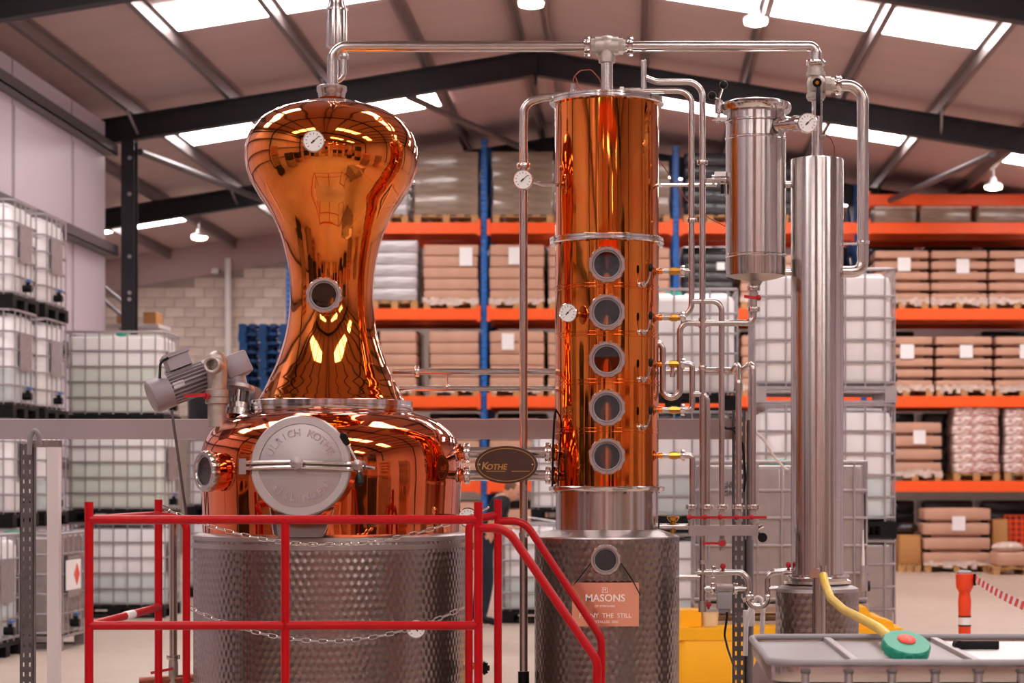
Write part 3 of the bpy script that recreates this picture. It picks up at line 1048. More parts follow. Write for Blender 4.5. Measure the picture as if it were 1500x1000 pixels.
# black covered bundle on the tanks at the back
b = ob('tarpaulin_bundle', MB().rbox((X(310, 30), 31.0, 2 * IH + 0.36), (0.95, 0.9, 0.70), 0.16, 4), 'wrap_black')
tag(b, 'black sheeted bundle on top of white tanks near blue pallets', 'bundle')
b = ob('paper_sheet', MB().box((X(790, 25), 25.3, 1.145), (0.35, 0.3, 0.006), m=Matrix.Rotation(0.15, 3, 'Y')), 'paper', smooth=False)
b.location.z = 1.19
tag(b, 'loose white paper lying on the tank beside the person', 'paper')

# ================================================================== yellow spill bund
bd = thing('spill_bund', 'bright yellow plastic spill bund under the steel-sided tank', 'spill bund', (1.03, 15.4, 0))
bx0, bx1, by0, by1 = X(993, 14.5), X(1322, 14.5), 14.5, 16.3
m = MB()
m.rbox(((bx0 + bx1) / 2, (by0 + by1) / 2, 0.29), (bx1 - bx0, by1 - by0, 0.58), 0.06, 3)
ob('sump', m, 'bund_yellow', bd)
for (a, b, c, d) in ((bx0, bx1, by0, by0 + 0.08), (bx0, bx1, by1 - 0.08, by1), (bx0, bx0 + 0.08, by0 + 0.08, by1 - 0.08), (bx1 - 0.08, bx1, by0 + 0.08, by1 - 0.08)):
    ob('rim', MB().bb(a, b, c, d, 0.56, 0.64), 'bund_yellow', bd, smooth=False)
ob('grating', MB().bb(bx0 + 0.08, bx1 - 0.08, by0 + 0.08, by1 - 0.08, 0.58, 0.628), 'bund_yellow', bd, smooth=False)
ob('corner_block', MB().bb(bx0 + 0.02, bx0 + 0.16, 14.62, 14.95, 0.64, 0.75), 'bund_yellow', bd, smooth=False)
ob('corner_block', MB().prism([(bx1 - 0.32, 0.64), (bx1 - 0.05, 0.64), (bx1 - 0.06, 0.68), (bx1 - 0.2, 0.72), (bx1 - 0.24, 0.78), (bx1 - 0.32, 0.78)], 14.52, 14.9), 'bund_yellow', bd, smooth=False)
pl = thing('sample_tub', 'small cream plastic tub with grey lid on the yellow bund', 'tub', (X(1040, 14.55), 14.7, 0.64))
px, pz = X(1040, 14.55), 0.642
ob('tub_body', MB().lathe([(0.055, 0), (0.065, 0.10)], 20, (px, 14.68, pz)), 'cream_plastic', pl)
ob('tub_lid', MB().lathe([(0.068, 0.10), (0.068, 0.118), (0.06, 0.122)], 20, (px, 14.68, pz)), 'grey_plastic', pl)

# ================================================================== belt barrier
BD = 14.8
br = thing('barrier_post', 'orange plastic barrier post with white band and black top', 'barrier post', (X(1413, BD), BD, 0))
bx = X(1413, BD)
ob('foot', MB().lathe([(0.0, 0), (0.2, 0), (0.2, 0.03), (0.06, 0.07), (0.0, 0.07)], 24, (bx, BD, 0)), 'black_matt', br)
ob('post', MB().lathe([(0.042, 0.06), (0.042, 0.72), (0.045, 0.80), (0.038, 0.86), (0.045, 0.88)], 20, (bx, BD, 0)), 'barrier_orange', br)
ob('white_band', MB().lathe([(0.0435, 0.645), (0.0435, 0.695)], 20, (bx, BD, 0)), 'paper', br)
for zz in (0.635, 0.695):
    ob('black_band', MB().lathe([(0.044, zz), (0.044, zz + 0.01)], 20, (bx, BD, 0)), 'black_matt', br)
ob('head', MB().lathe([(0.045, 0.875), (0.058, 0.90), (0.062, 0.985), (0.058, 0.99)], 20, (bx, BD, 0)), 'barrier_orange', br)
ob('top_cap', MB().lathe([(0.056, 0.99), (0.056, 1.003), (0.03, 1.012), (0, 1.012)], 20, (bx, BD, 0)), 'grey_plastic', br)
ob('belt_clip', MB().box((bx + 0.064, BD, 0.95), (0.02, 0.05, 0.08)), 'black_plastic', br, smooth=False)
a, b = Vector((bx + 0.07, BD, 0.955)), Vector((X(1512, 11.6), 11.6, Z(893, 11.6)))
m = MB()
n = 14
for k in range(n + 1):
    t = k / n
    p = a.lerp(b, t) - Vector((0, 0, 0.012 * math.sin(PI * t)))
    m.v += [p + Vector((0, 0, 0.025)), p - Vector((0, 0, 0.025)), p + Vector((0.002, 0, 0.025)), p + Vector((0.002, 0, -0.025))]
for k in range(n):
    i = 4 * k
    m.f += [(i, i + 1, i + 5, i + 4), (i + 2, i + 6, i + 7, i + 3)]
tp = ob('barrier_tape', m, 'barrier_tape', br, smooth=False, label='red and white striped tape')
bs = thing('barrier_post', 'orange barrier post holding the far end of the striped tape', 'barrier post', (X(1512, 11.6) + 0.07, 11.6, 0))
q = bs.location
ob('foot', MB().lathe([(0.0, 0), (0.2, 0), (0.2, 0.03), (0.06, 0.07), (0.0, 0.07)], 24, q), 'black_matt', bs)
ob('post', MB().lathe([(0.042, 0.06), (0.042, 0.88), (0.06, 0.9), (0.06, 1.0), (0.0, 1.01)], 20, q), 'barrier_orange', bs)

# ================================================================== person stooping behind the handrail
def person():
    D = 24.5
    hx, fz = X(711, D), 0.0
    me = bpy.data.meshes.new('body')
    J = {}
    V, E, Rr = [], [], []
    def j(name, p, r):
        J[name] = len(V)
        V.append(p)
        Rr.append(r)
    def e(a, b):
        E.append((J[a], J[b]))
    # facing +x, bent forward over the tank
    j('pelvis', (hx, D, 0.93), (0.15, 0.13))
    j('waist', (hx + 0.05, D, 1.10), (0.135, 0.115))
    j('chest', (hx + 0.13, D, 1.28), (0.165, 0.13))
    j('collar', (hx + 0.19, D, 1.40), (0.12, 0.10))
    j('neck', (hx + 0.245, D, 1.455), (0.06, 0.06))
    for a, b in (('pelvis', 'waist'), ('waist', 'chest'), ('chest', 'collar'), ('collar', 'neck')):
        e(a, b)
    for s, nm in ((-1, 'near'), (1, 'far')):
        j('hip' + nm, (hx, D + s * 0.1, 0.88), (0.10, 0.10))
        j('knee' + nm, (hx + (0.04 if s < 0 else -0.06), D + s * 0.12, 0.49), (0.068, 0.068))
        j('ankle' + nm, (hx + (-0.02 if s < 0 else -0.14), D + s * 0.12, 0.09), (0.045, 0.045))
        j('toe' + nm, (hx + (0.16 if s < 0 else 0.04), D + s * 0.13, 0.045), (0.045, 0.04))
        j('shoulder' + nm, (hx + 0.17, D + s * 0.19, 1.37), (0.075, 0.07))
        j('elbow' + nm, (hx + 0.10 + (0.1 if s > 0 else 0), D + s * 0.25, 1.10), (0.048, 0.048))
        j('wrist' + nm, (hx + 0.32, D + s * 0.16, 1.11 + (0.08 if s > 0 else 0)), (0.032, 0.03))
        e('pelvis', 'hip' + nm); e('hip' + nm, 'knee' + nm); e('knee' + nm, 'ankle' + nm); e('ankle' + nm, 'toe' + nm)
        e('collar', 'shoulder' + nm); e('shoulder' + nm, 'elbow' + nm); e('elbow' + nm, 'wrist' + nm)
    org = Vector((hx, D, 0))
    me.from_pydata([Vector(p) - org for p in V], E, [])
    o = bpy.data.objects.new('person', me)
    COL.objects.link(o)
    o.location = org
    md = o.modifiers.new('skin', 'SKIN')
    md.use_smooth_shade = True
    for i, sv in enumerate(me.skin_vertices[0].data):
        sv.radius = Rr[i]
        sv.use_root = (i == 0)
    sb = o.modifiers.new('sub', 'SUBSURF')
    sb.levels = sb.render_levels = 2
    dg = bpy.context.evaluated_depsgraph_get()
    ev = bpy.data.meshes.new_from_object(o.evaluated_get(dg))
    bpy.data.objects.remove(o)
    o = bpy.data.objects.new('person', ev)
    COL.objects.link(o)
    o.location = org
    ev.materials.clear()
    for mn in ('cloth_black', 'skin', 'cloth_navy', 'black_matt'):
        ev.materials.append(MATS[mn])
    for p in ev.polygons:
        c = p.center
        p.use_smooth = True
        if c.z < 0.11:
            p.material_index = 3
        elif c.z < 0.96:
            p.material_index = 2
        elif (abs(c.y) > 0.13 and c.z < 1.2 and c.x > 0.02) or c.z > 1.445 and abs(c.y) < 0.1:
            p.material_index = 1
    tag(o, 'person in black T-shirt and dark trousers stooping over a white tank', 'person')
    # head, bowed: chin towards +x and down
    hc = Vector((hx + 0.30, D, 1.525))
    prof = [(0.0, -0.115), (0.045, -0.108), (0.062, -0.08), (0.072, -0.03), (0.076, 0.02), (0.074, 0.06), (0.058, 0.098), (0.03, 0.115), (0.0, 0.118)]
    h = MB().lathe(prof, 20)
    for p in h.v:
        p.x = p.x * 1.22 + (0.012 if p.z < 0.0 else 0.0)
    h.sphere((0.098, 0, -0.012), 0.018, 8, 6, (1.1, 0.8, 1.3))        # nose
    h.sphere((0.088, 0, -0.062), 0.016, 8, 6, (0.7, 1.5, 0.6))         # mouth
    for s in (-1, 1):
        h.sphere((-0.005, s * 0.077, -0.01), 0.026, 8, 6, (0.8, 0.35, 1.1))   # ears
    M = Matrix.Translation(hc) @ Matrix.Rotation(math.radians(38), 4, 'Y')
    h.xf(M)
    hd = ob('head', h, 'skin', o)
    hr = MB().sphere((-0.012, 0, 0.028), 0.088, 18, 10, (1.1, 0.93, 1.05))
    hr.v = [p if not (p.x > 0.03 and p.z < 0.075) else Vector((0.03, p.y * 0.9, max(p.z, 0.03))) for p in hr.v]
    ob('hair', hr.xf(M), 'hair', hd)
    ey = MB()
    for s in (-1, 1):
        ey.sphere((0.083, s * 0.032, 0.01), 0.010, 8, 6)
    ob('eyes', ey.xf(M), 'ink', hd)
    # hands
    for s, zz in ((-1, 1.11), (1, 1.19)):
        wx = Vector((hx + 0.32, D + s * 0.16, zz))
        hm = MB().sphere(wx + Vector((0.05, 0, -0.005)), 0.045, 10, 8, (1.1, 0.9, 0.5))
        for k in range(4):
            p0 = wx + Vector((0.08, -0.03 + 0.02 * k, 0))
            ln = (0.06, 0.075, 0.08, 0.065)[k]
            hm.tube([p0, p0 + Vector((ln * 0.6, 0, -0.008)), p0 + Vector((ln, 0, -0.03))], [0.009, 0.0085, 0.007], 6)
        p0 = wx + Vector((0.03, -s * 0.035, 0))
        hm.tube([p0, p0 + Vector((0.03, -s * 0.02, -0.01)), p0 + Vector((0.06, -s * 0.022, -0.02))], [0.011, 0.010, 0.008], 6)
        ob('hand', hm, 'skin', o)
    return o
person()

# ================================================================== fittings shared by the vessels
def notch(seg, every, lo=0.93):
    return lambda i, k: (lo if (k // every) % 2 else 1.0)

def union_mb(p, axis, R, L, seg=32):
    m = MB().lathe([(R * 0.6, -L / 2), (R * 0.97, -L / 2), (R, -L * 0.4), (R, L * 0.4), (R * 0.97, L / 2), (R * 0.6, L / 2)], seg, rmod=lambda i, k: (0.9 if (1 <= i <= 4 and (k // 2) % 4 == 3) else 1.0))
    return place(m, p, axis)

def gauge(parent, pos, normal, R, stem=0.06, name='thermometer', rot=0.9):
    b = ob(name, place(MB().lathe([(R * 0.95, -0.018), (R, -0.015), (R, 0.003), (R * 0.95, 0.005), (R * 0.9, 0.003), (R * 0.9, -0.002)], 28), pos, normal), 'steel_polished', parent)
    if stem:
        ob('stem', place(MB().lathe([(R * 0.28, -stem - 0.01), (R * 0.28, -0.016)], 12), pos, normal), 'steel', b)
    ob('dial', place(MB().lathe([(R * 0.91, -0.004), (R * 0.91, 0.0015), (0, 0.0015)], 28), pos, normal), 'dial_white', b)
    m = MB()
    for k in range(11):
        a = math.radians(225 - 27 * k)
        q = MB().box((0, 0, 0), (R * 0.16, R * 0.05, 0.0008))
        q.xf(Matrix.Translation((math.cos(a) * R * 0.68, math.sin(a) * R * 0.68, 0.0022)) @ Matrix.Rotation(a, 4, 'Z'))
        m.join(q)
    ob('scale', place(m, pos, normal), 'ink', b, smooth=False)
    q = MB().box((R * 0.2, 0, 0), (R * 0.95, R * 0.06, 0.001)).box((-R * 0.15, 0, 0), (R * 0.3, R * 0.13, 0.001)).lathe([(R * 0.1, -0.001), (R * 0.1, 0.001)], 10)
    q.xf(Matrix.Translation((0, 0, 0.0035)) @ Matrix.Rotation(rot, 4, 'Z'))
    ob('needle', place(q, pos, normal), 'ink', b, smooth=False)
    return b

def sight_glass(parent, pos, normal, R, depth, throat='copper'):
    t = R * 0.42
    ring = MB().lathe([(R * 0.74, -t), (R * 0.98, -t), (R, -t * 0.9), (R, -t * 0.22), (R * 0.96, -t * 0.05), (R * 0.93, 0), (R * 0.78, 0), (R * 0.74, -t * 0.15), (R * 0.74, -t)], 72, cap=False,
                      rmod=lambda i, k: (0.945 if (1 <= i <= 4 and k % 6 in (0, 1)) else 1.0))
    g = ob('sight_glass', place(ring, pos, normal), 'steel', parent, label='round sight glass with notched steel ring')
    ob('pane', place(MB().lathe([(0, -t * 0.6), (R * 0.735, -t * 0.6), (R * 0.735, -t * 0.25), (0, -t * 0.25)], 36), pos, normal), 'clear_glass', g)
    ob('seal', place(MB().lathe([(R * 0.745, -t * 0.3), (R * 0.745, -t * 0.2), (R * 0.68, -t * 0.22), (R * 0.68, -t * 0.3)], 36, cap=False), pos, normal), 'grey_plastic', g)
    ob('throat', place(MB().lathe([(R * 0.80, -depth), (R * 0.92, -depth), (R * 0.92, -t * 0.95), (R * 0.80, -t * 0.95), (R * 0.80, -depth)], 48, cap=False), pos, normal), throat, g)
    return g

def fP(px, py, r):
    return (r * 0.003, Z(py))

# ================================================================== the pot still
PC = Vector((X(486), 9.6, 0))
pot = thing('pot_still', 'polished copper pot still with onion-shaped helmet on a dimpled steel jacket', 'still', PC)
def fine(prof, step, curve=False):
    """more rings along a profile, in steps of so many pixels of height"""
    out = []
    n = len(prof)
    for i in range(n - 1):
        p0, p1, p2, p3 = prof[max(i - 1, 0)], prof[i], prof[i + 1], prof[min(i + 2, n - 1)]
        k = max(1, int(round(abs(p2[0] - p1[0]) / step)))
        for j in range(k):
            t = j / k
            if curve:
                out.append(tuple(0.5 * (2 * b + (c - a) * t + (2 * a - 5 * b + 4 * c - d) * t * t + (3 * b - a - 3 * c + d) * t ** 3) for a, b, c, d in zip(p0, p1, p2, p3)))
            else:
                out.append(tuple(b + (c - b) * t for b, c in zip(p1, p2)))
    out.append(prof[-1])
    for _ in range(14 if curve else 0):           # even out the hand-measured radii
        nw = list(out)
        for i in range(1, len(out) - 1):
            if abs(out[i - 1][0] - out[i][0]) > 1.8 and abs(out[i + 1][0] - out[i][0]) > 1.8:
                nw[i] = (out[i][0], (out[i - 1][1] + 2 * out[i][1] + out[i + 1][1]) / 4)
        out = nw
    return out
def plathe(name, prof, mat, seg=64, parent=pot, c=PC, holes=()):
    m = MB().lathe([(r * 0.003, Z(y)) for (y, r) in prof], seg, c)
    for (pos, nrm, rad) in holes:
        pos, nrm = Vector(pos), Vector(nrm).normalized()
        keep = []
        for f in m.f:
            q = sum((m.v[i] for i in f), Vector()) / len(f) - pos
            h = q.dot(nrm)
            if len(f) > 4 or abs(h) > 0.16 or (q - nrm * h).length > rad * 0.84:
                keep.append(f)
        m.f = keep
    return ob(name, m, mat, parent)
th = math.radians(50)
SG_NECK = ((X(474, 9.37), 9.37, Z(432, 9.37)), (-0.03, -1, 0.0), 0.079)
SG_POT = (PC + Vector((-math.sin(th) * 0.635, -math.cos(th) * 0.635, Z(690, 9.2))), (-math.sin(th), -math.cos(th), 0), 0.088)
plathe('jacket', [(1225, 196), (1225, 199), (795, 199), (789, 198)], 'steel_dimple_pot', 96)
plathe('jacket_rim', [(789, 199.5), (783, 199), (781, 196), (779, 189), (778, 180)], 'steel_matt', 96)
for a in range(4):
    an = PI / 4 + a * PI / 2
    p = PC + Vector((math.cos(an) * 0.5, math.sin(an) * 0.5, 0))
    ob('leg', MB().cyl((p.x, p.y, 0), (p.x, p.y, Z(1225) + 0.003), 0.04, 12), 'steel_matt', pot)
plathe('jacket_seam', [(800, 199.6), (800, 200.8), (793, 200.8), (793, 199.6)], 'steel_matt', 96)
body = plathe('pot_body', fine([(790, 186), (770, 186.5), (735, 188), (700, 189.5), (680, 189.5), (662, 188), (648, 184.5), (636, 179), (626, 171), (618, 160), (611, 145), (606, 130), (603, 118), (602, 100)], 3.3, True), 'copper_pot', 360, holes=[SG_POT])
plathe('helmet_flange', [(603, 112), (603, 117), (601, 118), (596, 118), (595.4, 117), (594.6, 117), (594, 118), (588, 118), (587, 116), (587, 105)], 'steel_polished', 96)
hel = plathe('helmet', fine([(589, 108), (585, 106), (575, 100), (558, 92), (536, 81.5), (515, 74), (495, 68), (475, 64), (459, 62), (443, 60.8), (428, 60.5), (408, 61.5), (388, 64), (368, 68), (348, 73.5), (334, 78.5), (320, 85), (306, 93), (293, 102), (279, 111.5), (265, 119), (250, 124), (237, 126), (225, 126.2), (212, 124.8), (200, 121), (188, 114.5), (177, 105), (168, 93), (161, 80), (156, 66), (152, 50), (149.5, 34), (148, 22), (146, 15), (142, 13.5), (139, 13.5)], 3.3, True), 'copper', 128, holes=[SG_NECK])
# ferrule and union on top
plathe('top_ferrule', [(144, 14), (144, 19), (140, 20), (137, 20), (134, 22), (127, 22), (126, 20), (126, 13)], 'steel', 32)
# thermometer and sight glasses on the helmet
gauge(pot, (X(460, 9.215), 9.208, Z(207, 9.215)), (-0.06, -1, 0.03), 0.047, 0.05, rot=0.75)
sight_glass(pot, *SG_NECK, 0.075)
sight_glass(pot, *SG_POT, 0.12, 'copper_pot')
# manhole with door
MD0 = 8.95
mc = Vector((X(440, MD0), MD0, Z(682, MD0)))
mn = Vector((-0.07, -1, 0.06)).normalized()
ob('manhole_throat', place(MB().lathe([(0.208, -0.16), (0.205, -0.035)], 48), mc, mn), 'copper_pot', pot)
door = ob('manhole_door', place(MB().lathe([(0.2, -0.04), (0.207, -0.034), (0.209, -0.008), (0.203, 0.0), (0.174, 0.0), (0.172, -0.004), (0.1, 0.003), (0, 0.008)], 64), mc, mn), 'steel_disc', pot)
def arc_text(txt, R, a0, a1, size, top=True):
    m = MB()
    n = len(txt)
    for i, ch in enumerate(txt):
        if ch == ' ':
            continue
        a = a0 + (a1 - a0) * i / (n - 1)
        q = text_mb(ch, size, 0.0022)
        ang = math.radians(a)
        rot = -ang if top else (-ang + PI)
        q.xf(Matrix.Translation((math.sin(ang) * R, math.cos(ang) * R, 0.0015)) @ Matrix.Rotation(rot, 4, 'Z'))
        m.join(q)
    return m
ob('lettering', place(arc_text('ULRICH KOTHE', 0.135, -66, 66, 0.044), mc, mn), 'steel_polished', door, smooth=False, label='embossed maker name along the top of the door')
ob('lettering', place(arc_text('EISLINGEN', 0.135, 180 + 50, 180 - 50, 0.040, False), mc, mn), 'steel_polished', door, smooth=False, label='embossed place name along the bottom of the door')
# clamp bar, boss, hinge and handles
bar = MB()
for dz in (-0.010, 0.012):
    bar.tube([(-0.235, dz, -0.01), (-0.2, dz, 0.012), (-0.1, dz + 0.002, 0.024), (0, dz + 0.003, 0.03), (0.1, dz, 0.024), (0.2, dz - 0.004, 0.01), (0.245, dz - 0.004, -0.012)], 0.009, 8, 0.05)
cb = ob('clamp_bar', place(bar, mc, mn), 'steel', pot)
ob('boss', place(MB().lathe([(0.02, 0.0), (0.02, 0.045), (0.028, 0.047), (0.028, 0.062), (0.0, 0.066)], 8), mc + Vector((-0.004, 0, 0.008)), mn), 'steel_matt', cb)
ob('hinge', place(MB().bb(-0.255, -0.225, -0.035, 0.03, -0.06, 0.004), mc, mn), 'steel', cb, smooth=False)
hp = mc + Vector((0.243, 0.005, 0.0))
ob('clamp_screw', place(MB().cyl((0, 0, -0.07), (0, 0, 0.035), 0.008, 10).lathe([(0.0, 0.03), (0.022, 0.03), (0.022, 0.05), (0.0, 0.052)], 16).lathe([(0.0, -0.03), (0.024, -0.03), (0.024, -0.01), (0.0, -0.01)], 16).cyl((0.0, 0.0, -0.02), (0.06, -0.01, -0.02), 0.008, 8), hp, mn), 'steel', cb)
for (dx, dz, L) in ((-0.058, 0.115, 0.8), (0.006, -0.062, 0.75)):
    a = hp + Vector((0, -0.04, 0))
    b_ = a + Vector((dx, -0.01, dz))
    h = ob('clamp_handle', MB().cyl(a, b_, 0.006, 8), 'steel', cb)
    d_ = (b_ - a).normalized()
    ob('grip', MB().tube([b_ - d_ * 0.035, b_ - d_ * 0.02, b_ + d_ * 0.01, b_ + d_ * 0.02], [0.009, 0.014, 0.016, 0.008], 12), 'black_plastic', pot)
# discharge chute under the door
ch = MB()
zt_, zb_ = Z(748, 9.0), Z(786, 8.95)
for (z, w, y) in ((zt_, 0.135, 9.05), (zb_, 0.093, 8.93)):
    pass
a = [(mc.x - 0.125, 9.06, zt_), (mc.x + 0.115, 9.06, zt_), (mc.x + 0.088, 8.95, zb_), (mc.x - 0.092, 8.95, zb_)]
bq = [(p[0], p[1] + 0.012, p[2] - 0.004) for p in a]
ch.add(a + bq, [(0, 1, 2, 3), (7, 6, 5, 4), (0, 4, 5, 1), (1, 5, 6, 2), (2, 6, 7, 3), (3, 7, 4, 0)])
for sx, i0, i1 in ((-1, 0, 3), (1, 1, 2)):
    p, q = Vector(a[i0]), Vector(a[i1])
    u = Vector((sx * 0.012, -0.03, 0.012))
    ch.add([p, q, q + u, p + u, p + Vector((sx * 0.004, 0.004, 0)), q + Vector((sx * 0.004, 0.004, 0)), q + u + Vector((sx * 0.004, 0.004, 0)), p + u + Vector((sx * 0.004, 0.004, 0))],
           [(0, 1, 2, 3), (7, 6, 5, 4), (0, 4, 5, 1), (1, 5, 6, 2), (2, 6, 7, 3), (3, 7, 4, 0)])
ob('discharge_chute', ch, 'steel_matt', pot, smooth=False)
# thermometer low on the jacket
an = math.radians(33)
jp = PC + Vector((math.sin(an) * 0.63, -math.cos(an) * 0.63, Z(921, 9.05)))
gauge(pot, (X(610, jp.y), jp.y - 0.02, jp.z), (0.25, -1, 0), 0.04, 0.08, rot=2.2)
gauge(pot, (X(689, 9.5), 9.35, Z(757, 9.45)), (0, -1, 0), 0.042, 0.0, name='pressure_gauge', rot=0.4)
ob('gauge_pipe', MB().tube([(X(689, 9.5), 9.37, Z(757, 9.45)), (X(689, 9.5), 9.5, Z(757, 9.45)), (X(670, 9.6), 9.6, Z(757, 9.45))], 0.008, 8, 0.02), 'brass', pot)
for yy in (800, 975):
    ob('jacket_outlet', MB().cyl(W(680, yy), W(697, yy), 0.016, 12), 'brass', pot)
sp = MB()
for k in range(6):
    sp.tube([W(707, 978, 9.5) , W(707, 978, 9.5) + Vector((0.03 * math.cos(k * PI / 3), -0.005, 0.03 * math.sin(k * PI / 3)))], 0.012, 6)
ob('handwheel', sp.lathe([(0.018, 0), (0.018, 0.02)], 10, W(707, 978, 9.5)), 'black_plastic', pot)

# ================================================================== agitator motor on the pot shoulder
def along(a, b, prof, seg=24, rmod=None):
    m = MB().lathe(prof, seg, rmod=rmod)
    q = (Vector(b) - Vector(a)).to_track_quat('Z', 'Y').to_matrix().to_4x4()
    return m.xf(Matrix.Translation(Vector(a)) @ q)
A, B = W(220, 582, 9.42), W(330, 540, 9.55)
mot = thing('agitator_motor', 'grey finned electric motor with gearbox on the copper pot shoulder', 'motor', W(350, 606, 9.5))
ob('fan_cover', along(A, B, [(0.0, 0), (0.062, 0.0), (0.070, 0.006), (0.074, 0.02), (0.074, 0.09), (0.068, 0.09)], 32), 'motor_grey', mot)
ob('motor_body', along(A, B, [(0.06, 0.088), (0.066, 0.09), (0.066, 0.26), (0.06, 0.262)], 96, rmod=lambda i, k: (1.08 if k % 4 < 2 else 0.86)), 'motor_grey', mot)
ob('end_shield', along(A, B, [(0.06, 0.258), (0.070, 0.258), (0.070, 0.30), (0.055, 0.31), (0.05, 0.36)], 32), 'motor_grey', mot)
q = (B - A).to_track_quat('Z', 'Y').to_matrix()
dirv = (B - A).normalized()
upv = Vector((-dirv.z, 0, dirv.x)).normalized()
tc = A + dirv * 0.17 + upv * 0.098
Rm = Matrix((dirv, Vector((0, 1, 0)) - dirv * dirv.y, upv)).transposed()
ob('terminal_box', MB().box(tc, (0.10, 0.09, 0.055), m=Rm), 'motor_grey', mot, smooth=False)
ob('terminal_lid', MB().box(tc + upv * 0.036, (0.12, 0.105, 0.016), m=Rm), 'motor_grey', mot, smooth=False)
ob('rating_plate', MB().box(A + dirv * 0.15 + Vector((0, -0.0725, 0)) + upv * 0.0, (0.05, 0.003, 0.03), m=Rm), 'galvanised', mot, smooth=False)
ob('gearbox', MB().rbox((0, 0, 0), (0.115, 0.115, 0.10), 0.015, 2).xf(Matrix.Translation(W(345, 536, 9.55)) @ Rm.to_4x4()), 'motor_grey', mot)
ob('gear_neck', MB().cyl(W(342, 548, 9.55), W(349, 572, 9.52), 0.05, 20, 0.045), 'motor_grey', mot)
ob('mounting_flange', along(W(352, 564, 9.53), W(349, 580, 9.52), [(0.0, 0), (0.064, 0), (0.066, 0.004), (0.066, 0.018), (0.0, 0.02)]), 'galvanised', mot)
for k in range(4):
    an = k * PI / 2 + 0.6
    ob('stud', along(W(350, 570, 9.525) + Vector((0.042 * math.cos(an), 0.042 * math.sin(an), 0)), W(348, 592, 9.515) + Vector((0.042 * math.cos(an), 0.042 * math.sin(an), 0)), [(0.008, 0), (0.008, 0.065)], 8), 'galvanised_dark', mot)
ob('mounting_base', along(W(348, 610, 9.5), W(351, 580, 9.52), [(0.060, 0), (0.058, 0.03), (0.048, 0.035), (0.048, 0.058), (0.0, 0.06)]), 'steel', mot)
ob('shaft', along(W(348, 610, 9.5), W(351, 560, 9.52), [(0.018, 0), (0.018, 0.13)], 12), 'steel', mot)
cb_ = MB().tube([tc + upv * 0.02 + Vector((-0.02, -0.06, 0)), tc + Vector((-0.06, -0.07, 0)), tc - dirv * 0.09 - upv * 0.04 + Vector((0, -0.05, 0))], 0.006, 8, 0.03)
ob('cable_tail', cb_, 'black_plastic', mot)
cab = ob('motor_cable', MB().tube([W(252, 600, 9.4), W(254, 620, 9.4), W(260, 660, 9.42), W(268, 720, 9.45), W(274, 760, 9.5), W(276, 820, 9.6), Vector((W(276, 900, 9.7).x, 9.7, 0.01))], 0.006, 8, 0.1), 'motor_dark')
tag(cab, 'thin dark cable dropping from the electric motor', 'cable')

# ================================================================== relief valve beside the motor
rv = thing('relief_valve', 'upright ball valve with red lever and open port beside the motor', 'valve', W(318, 618, 9.4))
ob('riser', MB().cyl(W(318, 625, 9.4), W(318, 545, 9.4), 0.040, 24), 'steel_cast', rv)
ob('union', along(W(318, 592, 9.4), W(318, 560, 9.4), [(0.042, 0), (0.052, 0.004), (0.052, 0.028), (0.047, 0.03), (0.050, 0.034), (0.050, 0.062), (0.04, 0.066)], 12), 'steel_cast', rv)
ob('tee', MB().cyl(W(318, 560, 9.4), W(318, 525, 9.4), 0.042, 24).sphere(W(318, 527, 9.4), 0.042, 16, 8), 'steel_cast', rv)
pp = W(310, 534, 9.32)
ob('port', place(MB().lathe([(0.036, -0.1), (0.036, 0.0), (0.031, 0.003), (0.024, 0.0), (0.022, -0.05), (0, -0.05)], 24), pp, (-0.12, -1, 0.02)), 'steel_cast', rv)
ob('lever', MB().box(W(286, 579, 9.34), (0.09, 0.02, 0.014), m=Matrix.Rotation(-0.05, 3, 'Y')).cyl(W(300, 580, 9.34), W(312, 580, 9.4), 0.014, 10), 'red_plastic', rv)

# ================================================================== the rectifying column
CC = Vector((X(889), 9.6, 0))
colm = thing('rectifying_column', 'tall copper rectifying column with five sight glasses on a dimpled steel tank', 'still column', CC)
DG = 9.345
SG_COL = [((X(889, DG), DG, Z(yy, DG)), (0, -1, 0), 0.081) for yy in (387, 457, 526, 597, 668)]
SG_TANK = ((X(887, 9.25), 9.25, Z(820, 9.25)), (0, -1, 0), 0.067)
def clathe(name, prof, mat, seg=64, holes=()):
    return plathe(name, prof, mat, seg, colm, CC, holes)
clathe('column_tank', [(1225, 103), (1225, 106)] + fine([(860, 106), (790, 106), (787, 105.6)], 3.0), 'steel_dimple_column', 220, [SG_TANK])
clathe('tank_shoulder', [(787, 106.4), (785, 105.5), (781, 96), (777, 84), (775, 76), (774, 70)], 'steel_matt', 72)
for a in range(3):
    an = PI / 2 + a * 2 * PI / 3
    p = CC + Vector((math.cos(an) * 0.26, math.sin(an) * 0.26, 0))
    ob('leg', MB().cyl((p.x, p.y, 0), (p.x, p.y, Z(1225) + 0.003), 0.03, 12), 'steel_matt', colm)
clathe('lower_shell', [(778, 75), (717, 75)], 'steel_brushed', 72)
clathe('lower_flange', [(719, 76), (719, 84), (717, 85), (713, 85), (712, 84), (712, 76)], 'steel_polished', 72)
clathe('copper_shell', fine([(714, 76), (604, 76), (352, 76)], 3.0), 'copper', 160, SG_COL)
clathe('upper_flange', [(359, 77), (359, 82), (357.5, 84), (355, 84), (354.4, 82.5), (353.6, 82.5), (353, 84), (350, 84), (349, 82), (349, 77)], 'steel_polished', 72)
clathe('upper_shell', [(352, 76), (250, 76), (148, 76)], 'copper', 96)
clathe('top_flange', [(155, 77), (155, 82), (153.5, 84), (151, 84), (150.4, 82.5), (149.6, 82.5), (149, 84), (146, 84), (145, 80), (143, 40), (142, 10), (142, 0)], 'steel_polished', 72)
